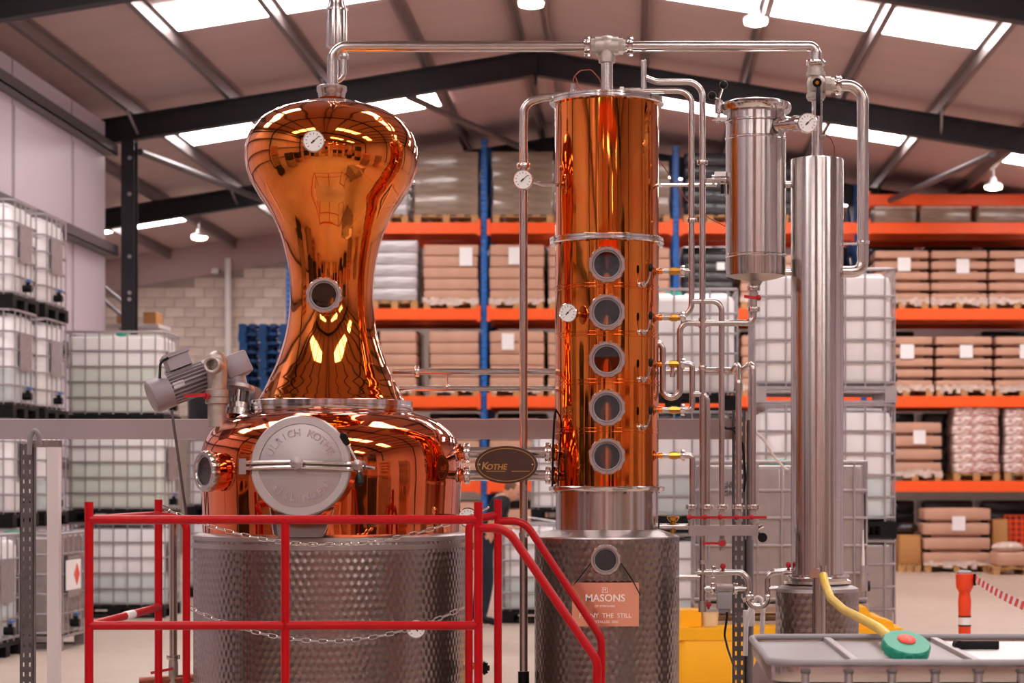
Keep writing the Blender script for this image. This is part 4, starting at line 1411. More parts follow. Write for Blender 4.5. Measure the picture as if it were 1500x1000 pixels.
for yb in (424, 493, 562, 632):
    for dy in (-2.5, 2.5):
        clathe('bead', [(yb + dy + 1.6, 75.5), (yb + dy + 0.8, 77.0), (yb + dy - 0.8, 77.0), (yb + dy - 1.6, 75.5)], 'copper', 96)
for yf in (150, 354, 716):
    cl = None
    for k in range(8):
        an = math.radians(-90 + 22.5 + 45 * k)
        p = CC + Vector((math.cos(an) * 0.241, math.sin(an) * 0.241, Z(yf)))
        if cl is None:
            cl = ob('flange_bolt', MB().cyl(p - Vector((0, 0, 0.019)), p + Vector((0, 0, 0.016)), 0.005, 8).cyl(p - Vector((0, 0, 0.019)), p - Vector((0, 0, 0.013)), 0.009, 6), 'steel', colm)
        else:
            share(cl, 'flange_bolt', p - Vector((0, 0, 0.0)) - CC, colm)
for q in SG_COL:
    sight_glass(colm, *q, 0.075)
sight_glass(colm, *SG_TANK, 0.07, throat='steel')
gauge(colm, (X(832, 9.34), 9.34, Z(458, 9.34)), (-0.3, -1, 0.0), 0.041, 0.09, rot=0.8)
# little sampling valves with crank handles on the right of the shell
for yy in (417, 487, 556, 626):
    a0 = W(936, yy, 9.44)
    v = ob('sampling_valve', MB().cyl(a0 + Vector((-0.02, 0.03, 0)), a0 + Vector((0.022, -0.03, 0)), 0.012, 12).sphere(a0 + Vector((0.0, -0.01, 0)), 0.017, 10, 6), 'steel', colm)
    ob('crank', MB().tube([a0 + Vector((0.02, -0.03, 0)), a0 + Vector((0.036, -0.03, 0.006)), W(952, yy - 14, 9.40), W(953, yy - 24, 9.40)], 0.0042, 8, 0.006), 'steel', v)
    ob('knob', MB().tube([W(953, yy - 19, 9.40), W(953, yy - 22, 9.40), W(953.5, yy - 29, 9.40), W(953.5, yy - 31, 9.40)], [0.006, 0.0095, 0.0095, 0.006], 10), 'black_plastic', v)
ob('top_probe', MB().cyl(W(839, 150), W(839, 131), 0.013, 12).cyl(W(839, 131), W(839, 122), 0.008, 10), 'steel', colm)
ob('vent_stub', MB().cyl(W(943, 148), W(943, 90), 0.012, 14).sphere(W(943, 90), 0.012, 12, 8), 'steel', colm)
w = ob('capillary', MB().tube([W(839, 122), W(841, 112), W(850, 103), W(866, 102), W(878, 115), W(881, 126), W(874, 134), W(860, 137), W(848, 128), W(842, 110)], 0.0025, 6, 0.02), 'copper_wire', colm)

# ================================================================== hanging copper sign
SG = 9.255
sx0, sx1, sz0, sz1 = X(838, SG), X(936, SG), Z(917, SG), Z(853, SG)
sg = thing('hanging_sign', 'copper sign with white lettering hung on black cord from the tank sight glass', 'sign', ((sx0 + sx1) / 2, SG, sz0))
ob('plate', MB().bb(sx0, sx1, SG - 0.002, SG + 0.002, sz0, sz1), 'sign_copper', sg, smooth=False)
def sgt(txt, px, py, size, bold=0.0):
    return place(text_mb(txt, size, 0.0004, bold=bold), (X(px, SG), SG - 0.003, Z(py, SG)), (0, -1, 0))
ob('lettering', sgt('MASONS', 886.5, 876, 0.043, 0.0006), 'sign_white', sg, smooth=False)
ob('lettering', sgt('OF YORKSHIRE', 886, 887.5, 0.0125), 'sign_white', sg, smooth=False)
ob('lettering', sgt('PENNY  THE  STILL', 886.5, 901.5, 0.0265), 'sign_white', sg, smooth=False)
ob('lettering', sgt('INSTALLED 2020', 886.5, 910.5, 0.0155), 'sign_white', sg, smooth=False)
em = MB()
for (a, b, c, d) in ((-4, 4, -3.6, -3), (-4, 4, 3, 3.6), (-4, -3.4, -3, 3), (3.4, 4, -3, 3)):
    em.bb(X(886, SG) + a * 0.0029, X(886, SG) + b * 0.0029, SG - 0.0034, SG - 0.0026, Z(864, SG) + c * 0.0029, Z(864, SG) + d * 0.0029)
em.join(sgt('M', 886, 864, 0.016))
ob('emblem', em, 'sign_white', sg, smooth=False)
ob('cord', MB().tube([W(840, 857, SG), W(863, 828, SG - 0.004), W(868, 820, SG + 0.02)], 0.0025, 6).tube([W(938, 872, SG), W(928, 852, SG - 0.004), W(912, 828, SG - 0.004), W(906, 820, SG + 0.02)], 0.0025, 6), 'black_matt', sg)

# ================================================================== oval plaque
PD_ = 9.5
pq = thing('oval_plaque', 'dark brown oval plaque with gold border and lettering between pot and column', 'plaque', W(741, 708, PD_))
def oval(a, b, n=48):
    return [(math.cos(2 * PI * k / n) * a, math.sin(2 * PI * k / n) * b) for k in range(n)]
cxp, czp = X(742, PD_), Z(680.5, PD_)
s_ = PD_ / FPX
m = MB().prism([(cxp + p[0], czp + p[1]) for p in oval(46 * s_, 27.5 * s_)], PD_ - 0.012, PD_)
ob('plate', m, 'plaque_brown', pq, smooth=False)
m = MB()
o1, o2 = oval(42.3 * s_, 24.3 * s_), oval(41.4 * s_, 23.4 * s_)
n = len(o1)
m.add([(cxp + p[0], PD_ - 0.014, czp + p[1]) for p in o1] + [(cxp + p[0], PD_ - 0.014, czp + p[1]) for p in o2] + [(cxp + p[0], PD_ - 0.011, czp + p[1]) for p in o1] + [(cxp + p[0], PD_ - 0.011, czp + p[1]) for p in o2],
      [(i, (i + 1) % n, n + (i + 1) % n, n + i) for i in range(n)] + [(2 * n + i, 2 * n + (i + 1) % n, (i + 1) % n, i) for i in range(n)] + [(n + i, n + (i + 1) % n, 3 * n + (i + 1) % n, 3 * n + i) for i in range(n)])
ob('border', m, 'plaque_gold', pq, smooth=False)
def pqt(txt, px, py, size, bold=0.0, sh=0.0, al='CENTER'):
    return place(text_mb(txt, size, 0.0006, al, sh, bold), (X(px, PD_), PD_ - 0.0128, Z(py, PD_)), (0, -1, 0))
ob('lettering', pqt('K', 710, 682.5, 0.044, 0.0008, 0.2), 'plaque_gold', pq, smooth=False)
ob('lettering', pqt('OTHE', 727.5, 684, 0.033, 0.0008, 0.2), 'plaque_gold', pq, smooth=False)
ob('rule', MB().bb(X(713, PD_), X(741, PD_), PD_ - 0.0136, PD_ - 0.0115, Z(690.5, PD_), Z(689.6, PD_)).bb(X(750, PD_), X(776, PD_), PD_ - 0.0136, PD_ - 0.0115, Z(690.5, PD_), Z(689.6, PD_)), 'plaque_gold', pq, smooth=False)
for px in (702.5, 780):
    ob('screw', MB().cyl(W(px, 680, PD_ - 0.01), W(px, 680, PD_ - 0.016), 0.004, 10), 'steel', pq)
ob('bracket', MB().box((cxp, PD_ + 0.02, czp), (0.05, 0.045, 0.13)), 'steel', pq, smooth=False)

# ================================================================== pipework
def pipe(label, pts, r, fil=12, unions=(), mat='steel', group='stainless pipes of the still', extra=None, name='steel_pipe'):
    """pts in photograph pixels with a depth each; r and fil in the same pixels at 9.6 m"""
    P = [W(*p) if len(p) == 3 else W(p[0], p[1]) for p in pts]
    lo = min(P, key=lambda q: q.z)
    t = thing(name, label, 'pipe', lo, group)
    ob('tube', MB().tube(P, r * 0.003, 16, fil * 0.003, 8), mat, t)
    for u in unions:
        px, py, ax = u[0], u[1], u[2]
        R = (u[3] if len(u) > 3 else r * 1.7) * 0.003
        L = (u[4] if len(u) > 4 else 7) * 0.003
        d = u[5] if len(u) > 5 else 9.6
        ob('coupling', union_mb(W(px, py, d), {'x': (1, 0, 0), 'z': (0, 0, 1), 'y': (0, -1, 0)}[ax], R, L), 'steel_polished', t)
    return t

# vapour pipe from the helmet to the column and condenser
vp = pipe('long stainless vapour pipe bridging helmet, column and condenser', [(487, 140), (487, 68), (860, 68)], 8.2, 22, [(860, 68, 'x', 14, 8)])
P2 = [W(916, 68), W(1195, 68), W(1195, 88)]
ob('tube', MB().tube(P2, 0.0246, 16, 0.06, 8), 'steel', vp)
ob('coupling', union_mb(W(923, 68), (1, 0, 0), 0.042, 0.024), 'steel_polished', vp)
tee = MB().cyl(W(866, 68), W(916, 68), 0.030, 20).cyl(W(872, 68), W(906, 68), 0.042, 20).cyl(W(889, 68), W(889, 92), 0.036, 20).sphere(W(889, 66), 0.043, 16, 10, (1.2, 1, 1))
tee.cyl(W(866, 68), W(876, 68), 0.036, 8).cyl(W(903, 68), W(913, 68), 0.036, 8)
ob('tee', tee, 'steel_cast', vp)
ob('riser', MB().cyl(W(889, 145), W(889, 88), 0.0255, 20), 'steel', vp)

# vent flue above the helmet
vf = thing('vent_flue', 'stainless vent flue rising to the roof behind the helmet top', 'flue', W(493, 75, 10.1))
ob('flue', MB().lathe([(0.02, Z(76, 10.1)), (0.046, Z(70, 10.1)), (0.048, Z(66, 10.1)), (0.048, Z(14, 10.1)), (0.040, Z(8, 10.1)), (0.036, Z(0, 10.1)), (0.036, zroof(X(493, 10.1)) - 0.003)], 28, (X(493, 10.1), 10.1, 0)), 'steel_brushed', vf)
ob('collar', MB().lathe([(0.050, Z(16, 10.1)), (0.050, Z(13, 10.1))], 28, (X(493, 10.1), 10.1, 0)), 'steel_polished', vf)
ob('drain_trap', MB().tube([W(503, 74, 10.1), W(503, 112, 10.1), W(491, 122, 10.1), W(491, 95, 10.1)], 0.014, 12, 0.03), 'steel', vf)
ob('trap_union', union_mb(W(503, 83, 10.1), (0, 0, 1), 0.026, 0.022), 'steel', vf)

# pot to column
pipe('upper thick stainless pipe joining pot and column behind the plaque', [(664, 663), (822, 663)], 8.6, 0, [(684, 663, 'x', 14, 8), (803, 663, 'x', 15, 9)])
pipe('lower thick stainless pipe joining pot and column behind the plaque', [(664, 696), (822, 696)], 8.0, 0, [(684, 696, 'x', 13, 8), (803, 696, 'x', 13, 8)])
for yy in (663, 696):
    c = ob('copper_stub', MB().cyl(W(664, yy), W(679, yy), 0.030, 16).cyl(W(672, yy), W(676, yy), 0.04, 16), 'copper_pot', pot)
    c = ob('copper_stub', MB().cyl(W(808, yy), W(822, yy), 0.030, 16).cyl(W(811, yy), W(814, yy), 0.04, 16), 'copper', colm)
tr = pipe('upper thin stainless pipe running from helmet side to column', [(575, 544, 9.75), (815, 544, 9.75)], 4.6, 0, [(611, 544, 'x', 8.5, 6, 9.75)])
pipe('lower thin stainless pipe running from helmet flange to column', [(585, 569, 9.75), (815, 569, 9.75)], 3.6, 0)
lk = ob('pipe_clip', MB().cyl(W(655, 546, 9.75), W(655, 568, 9.75), 0.005, 8).cyl(W(649, 548, 9.75), W(661, 548, 9.75), 0.006, 8).sphere(W(655, 567, 9.75), 0.014, 8, 6), 'steel', tr)

# downpipe left of the column with thermometer
dp_ = pipe('stainless downpipe with dial left of the copper column reaching the floor', [(839, 139), (795, 143), (767, 152), (767, 260), (767, 985)], 6.0, 24, [(767, 243, 'z', 10, 7)])
gauge(dp_, (X(766, 9.5), 9.5, Z(263, 9.5)), (0, -1, 0), 0.044, 0.07, rot=0.75)
ob('side_tube', MB().tube([W(782, 266, 9.6), W(795, 270, 9.6), W(815, 270, 9.6)], 0.0085, 10, 0.02), 'steel', dp_)
ob('foot_sleeve', MB().cyl((X(767), 9.6, 0), (X(767), 9.6, Z(983)), 0.025, 14), 'black_plastic', dp_)
ob('clamp', MB().cyl(W(760, 783), W(785, 783), 0.006, 8).cyl(W(767, 786), W(767, 780), 0.022, 12), 'steel', dp_)

# dephlegmator and condenser lines right of the column
pA = pipe('inner tall stainless pipe bending down right of the column top', [(912, 133), (1013, 133), (1013, 463), (972, 465)], 4.3, 20, [(1014, 323, 'z', 7.5, 6)])
pB = pipe('outer tall stainless pipe bending down beside the filter vessel', [(946, 114), (962, 120), (1029, 120), (1029, 880)], 4.6, 22, [(1029, 238, 'z', 8, 6)])
ob('joint', MB().cyl(W(889, 135), W(915, 133), 0.011, 10).cyl(W(908, 133), W(914, 133), 0.018, 10), 'steel_cast', pA)
brs = []
def tap(y, xend, label):
    """short line from the column shell with brass fitting and steel union"""
    t = thing('column_tap', label, 'tap', W(966, y), 'taps on the column side')
    ob('copper_boss', MB().cyl(W(958, y), W(970, y), 0.014, 12), 'copper', t)
    ob('stub', MB().cyl(W(968, y), W(xend, y), 0.011, 12), 'steel', t)
    ob('brass_fitting', MB().cyl(W(980, y), W(996, y), 0.014, 8).cyl(W(983, y), W(992, y), 0.017, 8), 'brass', t)
    ob('coupling', union_mb(W(1000, y), (1, 0, 0), 0.026, 0.018), 'steel_polished', t)
    return t
tap(397, 1013, 'uppermost side tap with brass fitting on the copper column')
tap(465, 1005, 'second side tap with brass fitting on the copper column')
t3 = tap(533, 1003, 'third side tap with brass fitting and short stub on the copper column')
ob('drain_stub', MB().cyl(W(985, 536), W(985, 552), 0.008, 10).cyl(W(985, 546), W(985, 552), 0.011, 6), 'steel', t3)
tap(600, 1003, 'fourth side tap with brass fitting on the copper column')
tap(667, 1003, 'lowest side tap with brass fitting on the copper column')
pipe('stainless branch pipe from the second tap down to the manifold', [(1013, 441), (1057, 441), (1057, 742)], 4.3, 14)
pipe('looping stainless drain pipe from the filter vessel to the column', [(1104, 452), (1104, 473), (996, 473), (996, 582), (971, 582), (971, 506), (958, 498)], 4.6, 13)
pipe('short curved stainless pipe linking third and fourth taps', [(1003, 533), (1014, 533), (1014, 600), (1002, 600)], 4.3, 12)
pipe('stainless pipe from the tap loop down to the manifold', [(1014, 577), (1036, 577), (1036, 742)], 4.2, 12)
pipe('stainless pipe dropping from the lowest tap to the manifold', [(1003, 667), (1014, 667), (1014, 742)], 4.3, 12)
hz = pipe('horizontal stainless pipe behind the manifold risers', [(968, 544, 9.7), (1072, 544, 9.7), (1082, 531, 9.65), (1082, 560, 9.6), (1082, 742, 9.6)], 4.4, 9)
ob('thin_tube', MB().cyl(W(1030, 539, 9.68), W(1070, 539, 9.68), 0.005, 8), 'steel', hz)
pipe('outermost stainless riser of the manifold beside the condenser', [(1076, 544, 9.7), (1090, 541, 9.66), (1103, 528, 9.6), (1103, 742, 9.6)], 4.4, 9)
br = ob('support_strap', MB().box(W(1029, 476), (0.06, 0.03, 0.012)).cyl(W(1029, 466), W(1029, 480), 0.018, 10), 'steel', pB, smooth=False)
ob('support_strap', MB().sphere(W(1029, 538), 0.018, 10, 6), 'steel', pB)

# valve manifold
mf = thing('valve_manifold', 'stainless valve manifold box with five red levers in a row', 'manifold', W(1060, 784))
ob('header_box', MB().bb(X(1009), X(1110), 9.55, 9.65, Z(784), Z(769)), 'steel_matt', mf, smooth=False)
for k, px in enumerate((1013, 1036, 1058, 1082, 1104)):
    v = ob('valve', MB().cyl(W(px, 770), W(px, 739), 0.012, 12).cyl(W(px, 764), W(px, 748), 0.016, 8), 'steel_cast', mf)
    ob('union', union_mb(W(px, 742), (0, 0, 1), 0.027, 0.019), 'steel_polished', v)
    ob('lever', MB().sphere(W(px - 3, 757, 9.55), 0.013, 10, 6).box(W(px + 9, 757.5, 9.545), (0.06, 0.006, 0.012)), 'red_plastic', v)
ob('drain_valve', MB().cyl(W(1058, 784), W(1058, 806), 0.012, 12).sphere(W(1058, 795, 9.57), 0.02, 10, 6), 'steel_cast', mf)
ob('drain_lever', MB().box(W(1044, 795.5, 9.54), (0.085, 0.006, 0.011)).cyl(W(1058, 795.5, 9.53), W(1058, 795.5, 9.57), 0.014, 10), 'red_plastic', mf)
ob('corner_plug', MB().cyl(W(1107, 773), W(1117, 768), 0.014, 10), 'steel', mf)
ob('knob', MB().cyl(W(1117, 787, 9.5), W(1117, 787, 9.53), 0.021, 20).cyl(W(1117, 787, 9.53), W(1112, 781, 9.58), 0.008, 8), 'black_plastic', mf)
ob('feed_pipe', MB().cyl(W(966, 771), W(1010, 771), 0.013, 12), 'steel', mf)
ob('brown_cap', MB().lathe([(0.012, -0.02), (0.012, 0.03), (0.02, 0.034), (0.028, 0.05), (0.024, 0.055), (0, 0.055)], 14, W(986, 774)), 'brass', mf)

# ================================================================== filter vessel
FC = Vector((X(1107), 9.6, 0))
fv = thing('filter_vessel', 'polished stainless filter vessel with clamped lid and dial gauge', 'vessel', (FC.x, 9.6, Z(413)))
def flathe(name, prof, mat, seg=56, parent=fv, c=FC):
    return ob(name, MB().lathe([(r * 0.003, Z(y)) for (y, r) in prof], seg, c), mat, parent)
flathe('shell', [(404, 43), (397, 44), (378, 44), (374, 45), (373, 44), (205, 44), (204, 44), (196, 43.4), (160, 43)], 'steel_brushed')
flathe('bottom_cone', [(420, 6), (412, 10), (408, 30), (404, 43.2)], 'steel_matt')
for yy in (376, 204):
    flathe('weld_ring', [(yy + 2, 44), (yy + 1, 45), (yy - 1, 45), (yy - 2, 44)], 'steel_polished')
flathe('neck_ring', [(181, 43.2), (180, 45), (178, 45), (177, 43.2)], 'steel_polished')
flathe('lid', [(165, 44), (165, 50), (162, 52), (156, 52.5), (152, 50), (149, 40), (147, 20), (146.5, 0)], 'steel_polished')
ob('lid_nut', MB().lathe([(0.022, 0), (0.022, 0.018), (0.0, 0.02)], 6, (FC.x, 9.6, Z(148))), 'steel', fv)
cl = MB().cyl(W(1053, 180, 9.55), W(1053, 145, 9.55), 0.007, 10).cyl(W(1053, 166, 9.55), W(1053, 147, 9.55), 0.017, 12).box(W(1056, 175, 9.55), (0.045, 0.03, 0.018)).cyl(W(1043, 175, 9.55), W(1066, 175, 9.55), 0.006, 8)
clamp = ob('lid_clamp', cl, 'steel', fv)
for (px, py) in ((1043, 140), (1060, 124)):
    h = ob('clamp_handle', MB().cyl(W(1053, 146, 9.55), W(px, py, 9.5), 0.005, 8), 'steel', clamp)
    ob('clamp_knob', MB().sphere(W(px, py, 9.49), 0.019, 12, 8), 'black_plastic', clamp)
ob('gauge_branch', MB().cyl(W(1138, 183, 9.5), W(1172, 180, 9.42), 0.026, 18).cyl(W(1143, 183, 9.5), W(1149, 182, 9.485), 0.036, 12).cyl(W(1163, 181, 9.44), W(1170, 180, 9.425), 0.034, 18), 'steel_polished', fv)
gauge(fv, (X(1183, 9.40), 9.40, Z(180, 9.4)), (0.12, -1, 0), 0.043, 0.0, rot=0.8)
ob('gauge_elbow', MB().cyl(W(1170, 180, 9.43), W(1183, 180, 9.415), 0.02, 12), 'steel', fv)
vlv = ob('outlet_valve', MB().cyl(W(1104, 424), W(1104, 458), 0.016, 14).cyl(W(1104, 438), W(1104, 428), 0.02, 8), 'steel_cast', fv)
ob('union', union_mb(W(1104, 422), (0, 0, 1), 0.029, 0.02).join(union_mb(W(1104, 453), (0, 0, 1), 0.029, 0.02)), 'steel_polished', vlv)
ob('valve_lever', MB().box(W(1099, 435, 9.54), (0.055, 0.01, 0.012), m=Matrix.Rotation(0.12, 3, 'Y')).sphere(W(1111, 436, 9.54), 0.013, 8, 6), 'red_plastic', vlv)
ob('side_inlet', MB().cyl(W(1030, 265, 9.62), W(1068, 262, 9.6), 0.010, 12).cyl(W(1043, 264, 9.62), W(1047, 264, 9.62), 0.024, 12).cyl(W(1055, 263), W(1064, 263), 0.02, 12).cyl(W(968, 271, 9.65), W(1050, 271, 9.65), 0.008, 10), 'steel', fv)
ob('inlet_tag', MB().box(W(1055, 255, 9.58), (0.05, 0.02, 0.02)), 'paper', fv, smooth=False)
ob('inlet_knob', MB().cyl(W(1058, 270, 9.58), W(1058, 284, 9.58), 0.008, 10), 'black_plastic', fv)
for yy in (270, 399):
    ob('bracket', MB().cyl(W(1150, yy), W(1161, yy), 0.014, 12), 'steel', fv)

# ================================================================== condenser
KC = Vector((X(1197), 9.6, 0))
kd = thing('condenser', 'slim upright stainless condenser tube on a dimpled steel base', 'condenser', KC)
def klathe(name, prof, mat, seg=56):
    return flathe(name, prof, mat, seg, kd, KC)
klathe('tube_shell', [(842, 38), (842, 38.5), (236, 38.5), (234, 38), (233, 33), (233, 0)], 'steel_brushed')
klathe('top_ferrule', [(234, 15), (230, 15), (229, 13)], 'steel_polished', 28)
klathe('joint_flange', [(856, 44), (854, 49), (850, 50), (848, 46), (846, 44), (844, 47), (841, 47), (840, 40)], 'steel_polished')
klathe('base_shoulder', [(866, 61), (861, 60), (857, 52), (855, 44)], 'steel_matt')
klathe('base_tank', [(1225, 60), (1225, 61), (866, 61)], 'steel_dimple_base', 72)
for a in range(3):
    an = PI / 2 + a * 2 * PI / 3
    p = KC + Vector((math.cos(an) * 0.14, math.sin(an) * 0.14, 0))
    ob('leg', MB().cyl((p.x, p.y, 0), (p.x, p.y, Z(1225) + 0.003), 0.02, 12), 'steel_matt', kd)
ob('outlet_spout', MB().cyl(W(1200, 1000, 9.41), W(1200, 846, 9.41), 0.030, 20).cyl(W(1206, 846, 9.4), W(1206, 828, 9.4), 0.014, 14).cyl(W(1206, 838, 9.4), W(1206, 838, 9.48), 0.02, 12), 'steel', kd)
ob('outlet_flange', MB().cyl(W(1200, 840, 9.46), W(1194, 841, 9.40), 0.026, 16), 'steel_polished', kd)
# head pipework of the condenser
ch_ = thing('three_way_valve', 'cast three-way valve with black lever above the condenser', 'valve', W(1197, 232))
ob('down_pipe', MB().cyl(W(1197, 235), W(1197, 140), 0.0235, 20), 'steel', ch_)
ob('valve_body', MB().cyl(W(1195, 147), W(1195, 100), 0.036, 24).cyl(W(1195, 112), W(1195, 106), 0.042, 24).cyl(W(1195, 144), W(1195, 138), 0.042, 24).cyl(W(1195, 125), W(1222, 125), 0.034, 20).cyl(W(1208, 125), W(1217, 125), 0.04, 8).cyl(W(1195, 103), W(1195, 92), 0.028, 20).sphere(W(1196, 123, 9.58), 0.043, 16, 10), 'steel_cast', ch_)
ob('coupling', union_mb(W(1195, 92), (0, 0, 1), 0.042, 0.022), 'steel_polished', ch_)
ob('lever', MB().cyl(W(1197, 121, 9.48), W(1197, 121, 9.56), 0.020, 18).rbox(W(1198.5, 147, 9.49), (0.021, 0.014, 0.135), 0.006, 2), 'black_plastic', ch_)
ob('lever_stud', MB().cyl(W(1197, 121, 9.47), W(1197, 121, 9.485), 0.008, 10), 'brass', ch_)
ob('probe', MB().cyl(W(1203, 200, 9.58), W(1211, 199, 9.56), 0.008, 10), 'steel_cast', ch_)
ob('probe_wire', MB().tube([W(1211, 199, 9.56), W(1217, 202, 9.56), W(1222, 215, 9.58), W(1223, 234, 9.6)], 0.0025, 6, 0.02), 'copper_wire', ch_)
pipe('thick stainless bypass pipe looping down beside the condenser', [(1214, 125), (1264, 125), (1264, 398), (1232, 398)], 8.6, 24, [(1228, 125, 'x', 14, 8), (1264, 355, 'z', 10, 4)])
ob('stay', MB().cyl(W(1232, 357), W(1258, 357), 0.006, 8), 'steel', kd)

# wires
for pts, lb in (([(966, 235), (985, 262), (1005, 292), (1040, 320), (1066, 333)], 'thin copper wire strung from column to filter vessel'),):
    w = ob('sensor_wire', MB().tube([W(p[0], p[1], 9.72) for p in pts], 0.0025, 6, 0.05), 'copper_wire')
    tag(w, lb, 'wire')
w = ob('sensor_wire', MB().tube([W(814, 600, 9.55), W(812, 612, 9.5), W(810, 660, 9.52), W(809, 716, 9.55)], 0.005, 8, 0.05), 'black_matt')
tag(w, 'black cable running down the edge of the copper column', 'wire')

# ================================================================== lower pipework by the bund
lp = pipe('cross-shaped stainless pipework with red knobs below the manifold', [(1022, 838), (1086, 838), (1096, 848), (1096, 888), (1124, 888), (1124, 838), (1160, 836)], 4.6, 12, [(1045, 838, 'x', 9, 6), (1096, 873, 'x', 8, 6), (1124, 873, 'x', 8, 6)])
ob('tube', MB().cyl(W(1028, 862), W(1096, 862), 0.012, 12).cyl(W(1124, 862), W(1140, 862), 0.012, 12).cyl(W(996, 845), W(1026, 845), 0.010, 12).cyl(W(1088, 878), W(1104, 874), 0.012, 10), 'steel', lp)
for px in (1044, 1077):
    ob('coupling', union_mb(W(px, 862), (1, 0, 0), 0.025, 0.02), 'steel_polished', lp)
ob('foot_valve', MB().cyl(W(1029, 880), W(1029, 896), 0.018, 12).cyl(W(1029, 820), W(1029, 826), 0.018, 12).bb(X(1060) - 0.09, X(1075), 9.6, 9.61, Z(866), Z(858)), 'steel_cast', lp)
for (px, py) in ((1059, 829), (1038, 885), (1155, 827)):
    ob('red_knob', MB().cyl(W(px, py + 6, 9.58), W(px, py, 9.57), 0.006, 8).sphere(W(px, py, 9.57), 0.013, 10, 6), 'red_plastic', lp)
fm = thing('flow_meter', 'grey flow meter box with black cable on the lower pipework', 'meter', W(1061, 896, 9.56))
ob('housing', MB().rbox(W(1061, 879, 9.54), (0.068, 0.05, 0.075), 0.008, 2), 'grey_plastic', fm)
ob('hood', MB().rbox(W(1061, 860, 9.54), (0.074, 0.056, 0.03), 0.006, 2), 'steel_matt', fm)
ob('cable_gland', MB().bb(X(1053, 9.52), X(1070, 9.52), 9.52, 9.55, Z(898, 9.52), Z(890, 9.52)), 'pvc_grey', fm, smooth=False)
ob('cable', MB().tube([W(1065, 896, 9.52), W(1065, 904, 9.52), W(1061, 930, 9.52), W(1066, 950, 9.6), W(1075, 976, 9.75), W(1078, 980, 9.8)], 0.005, 8, 0.04), 'black_plastic', fm)

# ================================================================== grey service frame behind the still
BY = 10.4
sf = thing('service_frame', 'grey metal trunking beam on slotted posts behind the still', 'frame', (X(540, BY), BY, 0))
zb0, zb1 = Z(643, BY), Z(615, BY)
m = MB().bb(X(-260, BY), X(1078, BY), BY - 0.05, BY + 0.05, zb0, zb1)
bm_ = ob('trunking', m, 'grey_paint', sf, smooth=False)
ob('trunking_lid', MB().bb(X(-260, BY), X(1078, BY), BY - 0.053, BY + 0.053, zb1, zb1 + 0.004), 'white_paint', bm_, smooth=False)
def slotted(px0, px1, py, d, nm='slotted_post'):
    x0, x1 = X(px0, d), X(px1, d)
    m = MB().bb(x0, x0 + 0.003, d, d + 0.045, 0, Z(py, d)).bb(x1 - 0.003, x1, d, d + 0.045, 0, Z(py, d))
    perforated(m, x0, x1, d, d + 0.003, Z(py, d), 0.008, 0.02, 0.045)
    return ob(nm, m, 'galvanised_dark', sf, smooth=False)
slotted(29, 49, 650, 10.2)
slotted(1073, 1092, 600, 10.3)
ob('white_post', MB().bb(X(73, 10.25), X(90, 10.25), 10.2, 10.25, 0, Z(645, 10.25)), 'white_paint', sf, smooth=False)
ob('post_link', MB().bb(X(50, 10.25), X(90, 10.25), 10.2, 10.26, Z(655, 10.25), Z(645, 10.25)), 'steel_matt', sf, smooth=False)
ob('cable_hook', MB().tube([W(43, 665, 10.18), W(44, 640, 10.16), W(50, 628, 10.16), W(57, 636, 10.16), W(58, 652, 10.18)], 0.012, 10, 0.03), 'grey_plastic', sf)
ob('conduit', MB().cyl((X(1098, 10.3), 10.32, 0), (X(1098, 10.3), 10.32, Z(790, 10.3)), 0.02, 12).cyl((X(1098, 10.3), 10.32, Z(790, 10.3)), (X(1098, 10.3), 10.32, Z(615, 10.3)), 0.014, 12), 'pvc_grey', sf)
jb = ob('junction_box', MB().rbox(W(1097, 905, 10.2), (0.055, 0.04, 0.075), 0.006, 2), 'white_paint', sf)
ob('cable', MB().tube([W(1085, 625, 10.25), W(1065, 628, 10.22), W(1058, 624, 10.22), W(1075, 630, 10.25), W(1088, 650, 10.26), W(1092, 700, 10.26), W(1090, 720, 10.26)], 0.006, 8, 0.03), 'black_plastic', sf)
wh = ob('white_hose', MB().tube([W(1105, 630, 10.3), W(1120, 645, 10.5), W(1135, 670, 11.5), W(1150, 686, 13.5), W(1155, 688, 15.3)], 0.007, 8, 0.2), 'hdpe_lid')
tag(wh, 'thin white hose running to the top of the steel-sided tank', 'hose')
lh = ob('coiled_hose', MB().tube([W(1092, 960, 9.9), W(1093, 915, 9.9), W(1098, 895, 9.9), W(1110, 870, 9.9), W(1118, 885, 9.9), W(1116, 930, 9.9), W(1112, 990, 9.9), Vector((X(1112, 9.9), 9.9, 0.01))], 0.011, 10, 0.08), 'hdpe_lid')
tag(lh, 'pale hose looped over the lower steel pipework', 'hose')
dpv = thing('drain_pipe', 'upright steel drain pipe with red-levered valve behind the red gantry', 'pipe', (X(254, 9.8), 9.8, 0))
ob('tube', MB().cyl((X(254, 9.8), 9.8, Z(965, 9.8)), (X(254, 9.8), 9.8, Z(765, 9.8)), 0.018, 14), 'steel', dpv)
ob('union', union_mb((X(254, 9.8), 9.8, Z(962, 9.8)), (0, 0, 1), 0.03, 0.02), 'steel', dpv)
ob('valve', MB().lathe([(0.018, Z(1010, 9.8)), (0.022, Z(995, 9.8)), (0.022, Z(972, 9.8)), (0.018, Z(962, 9.8))], 14, (X(254, 9.8), 9.8, 0)).cyl((X(254, 9.8), 9.8, 0), (X(254, 9.8), 9.8, Z(1000, 9.8)), 0.016, 12), 'steel_cast', dpv)
ob('lever', MB().box((X(240, 9.8), 9.76, Z(981, 9.8)), (0.10, 0.012, 0.012), m=Matrix.Rotation(-0.2, 3, 'Y')), 'red_plastic', dpv, smooth=False)
ob('horizontal_run', MB().cyl(W(205, 998, 9.8), W(285, 993, 9.8), 0.02, 12), 'copper_wire', dpv)

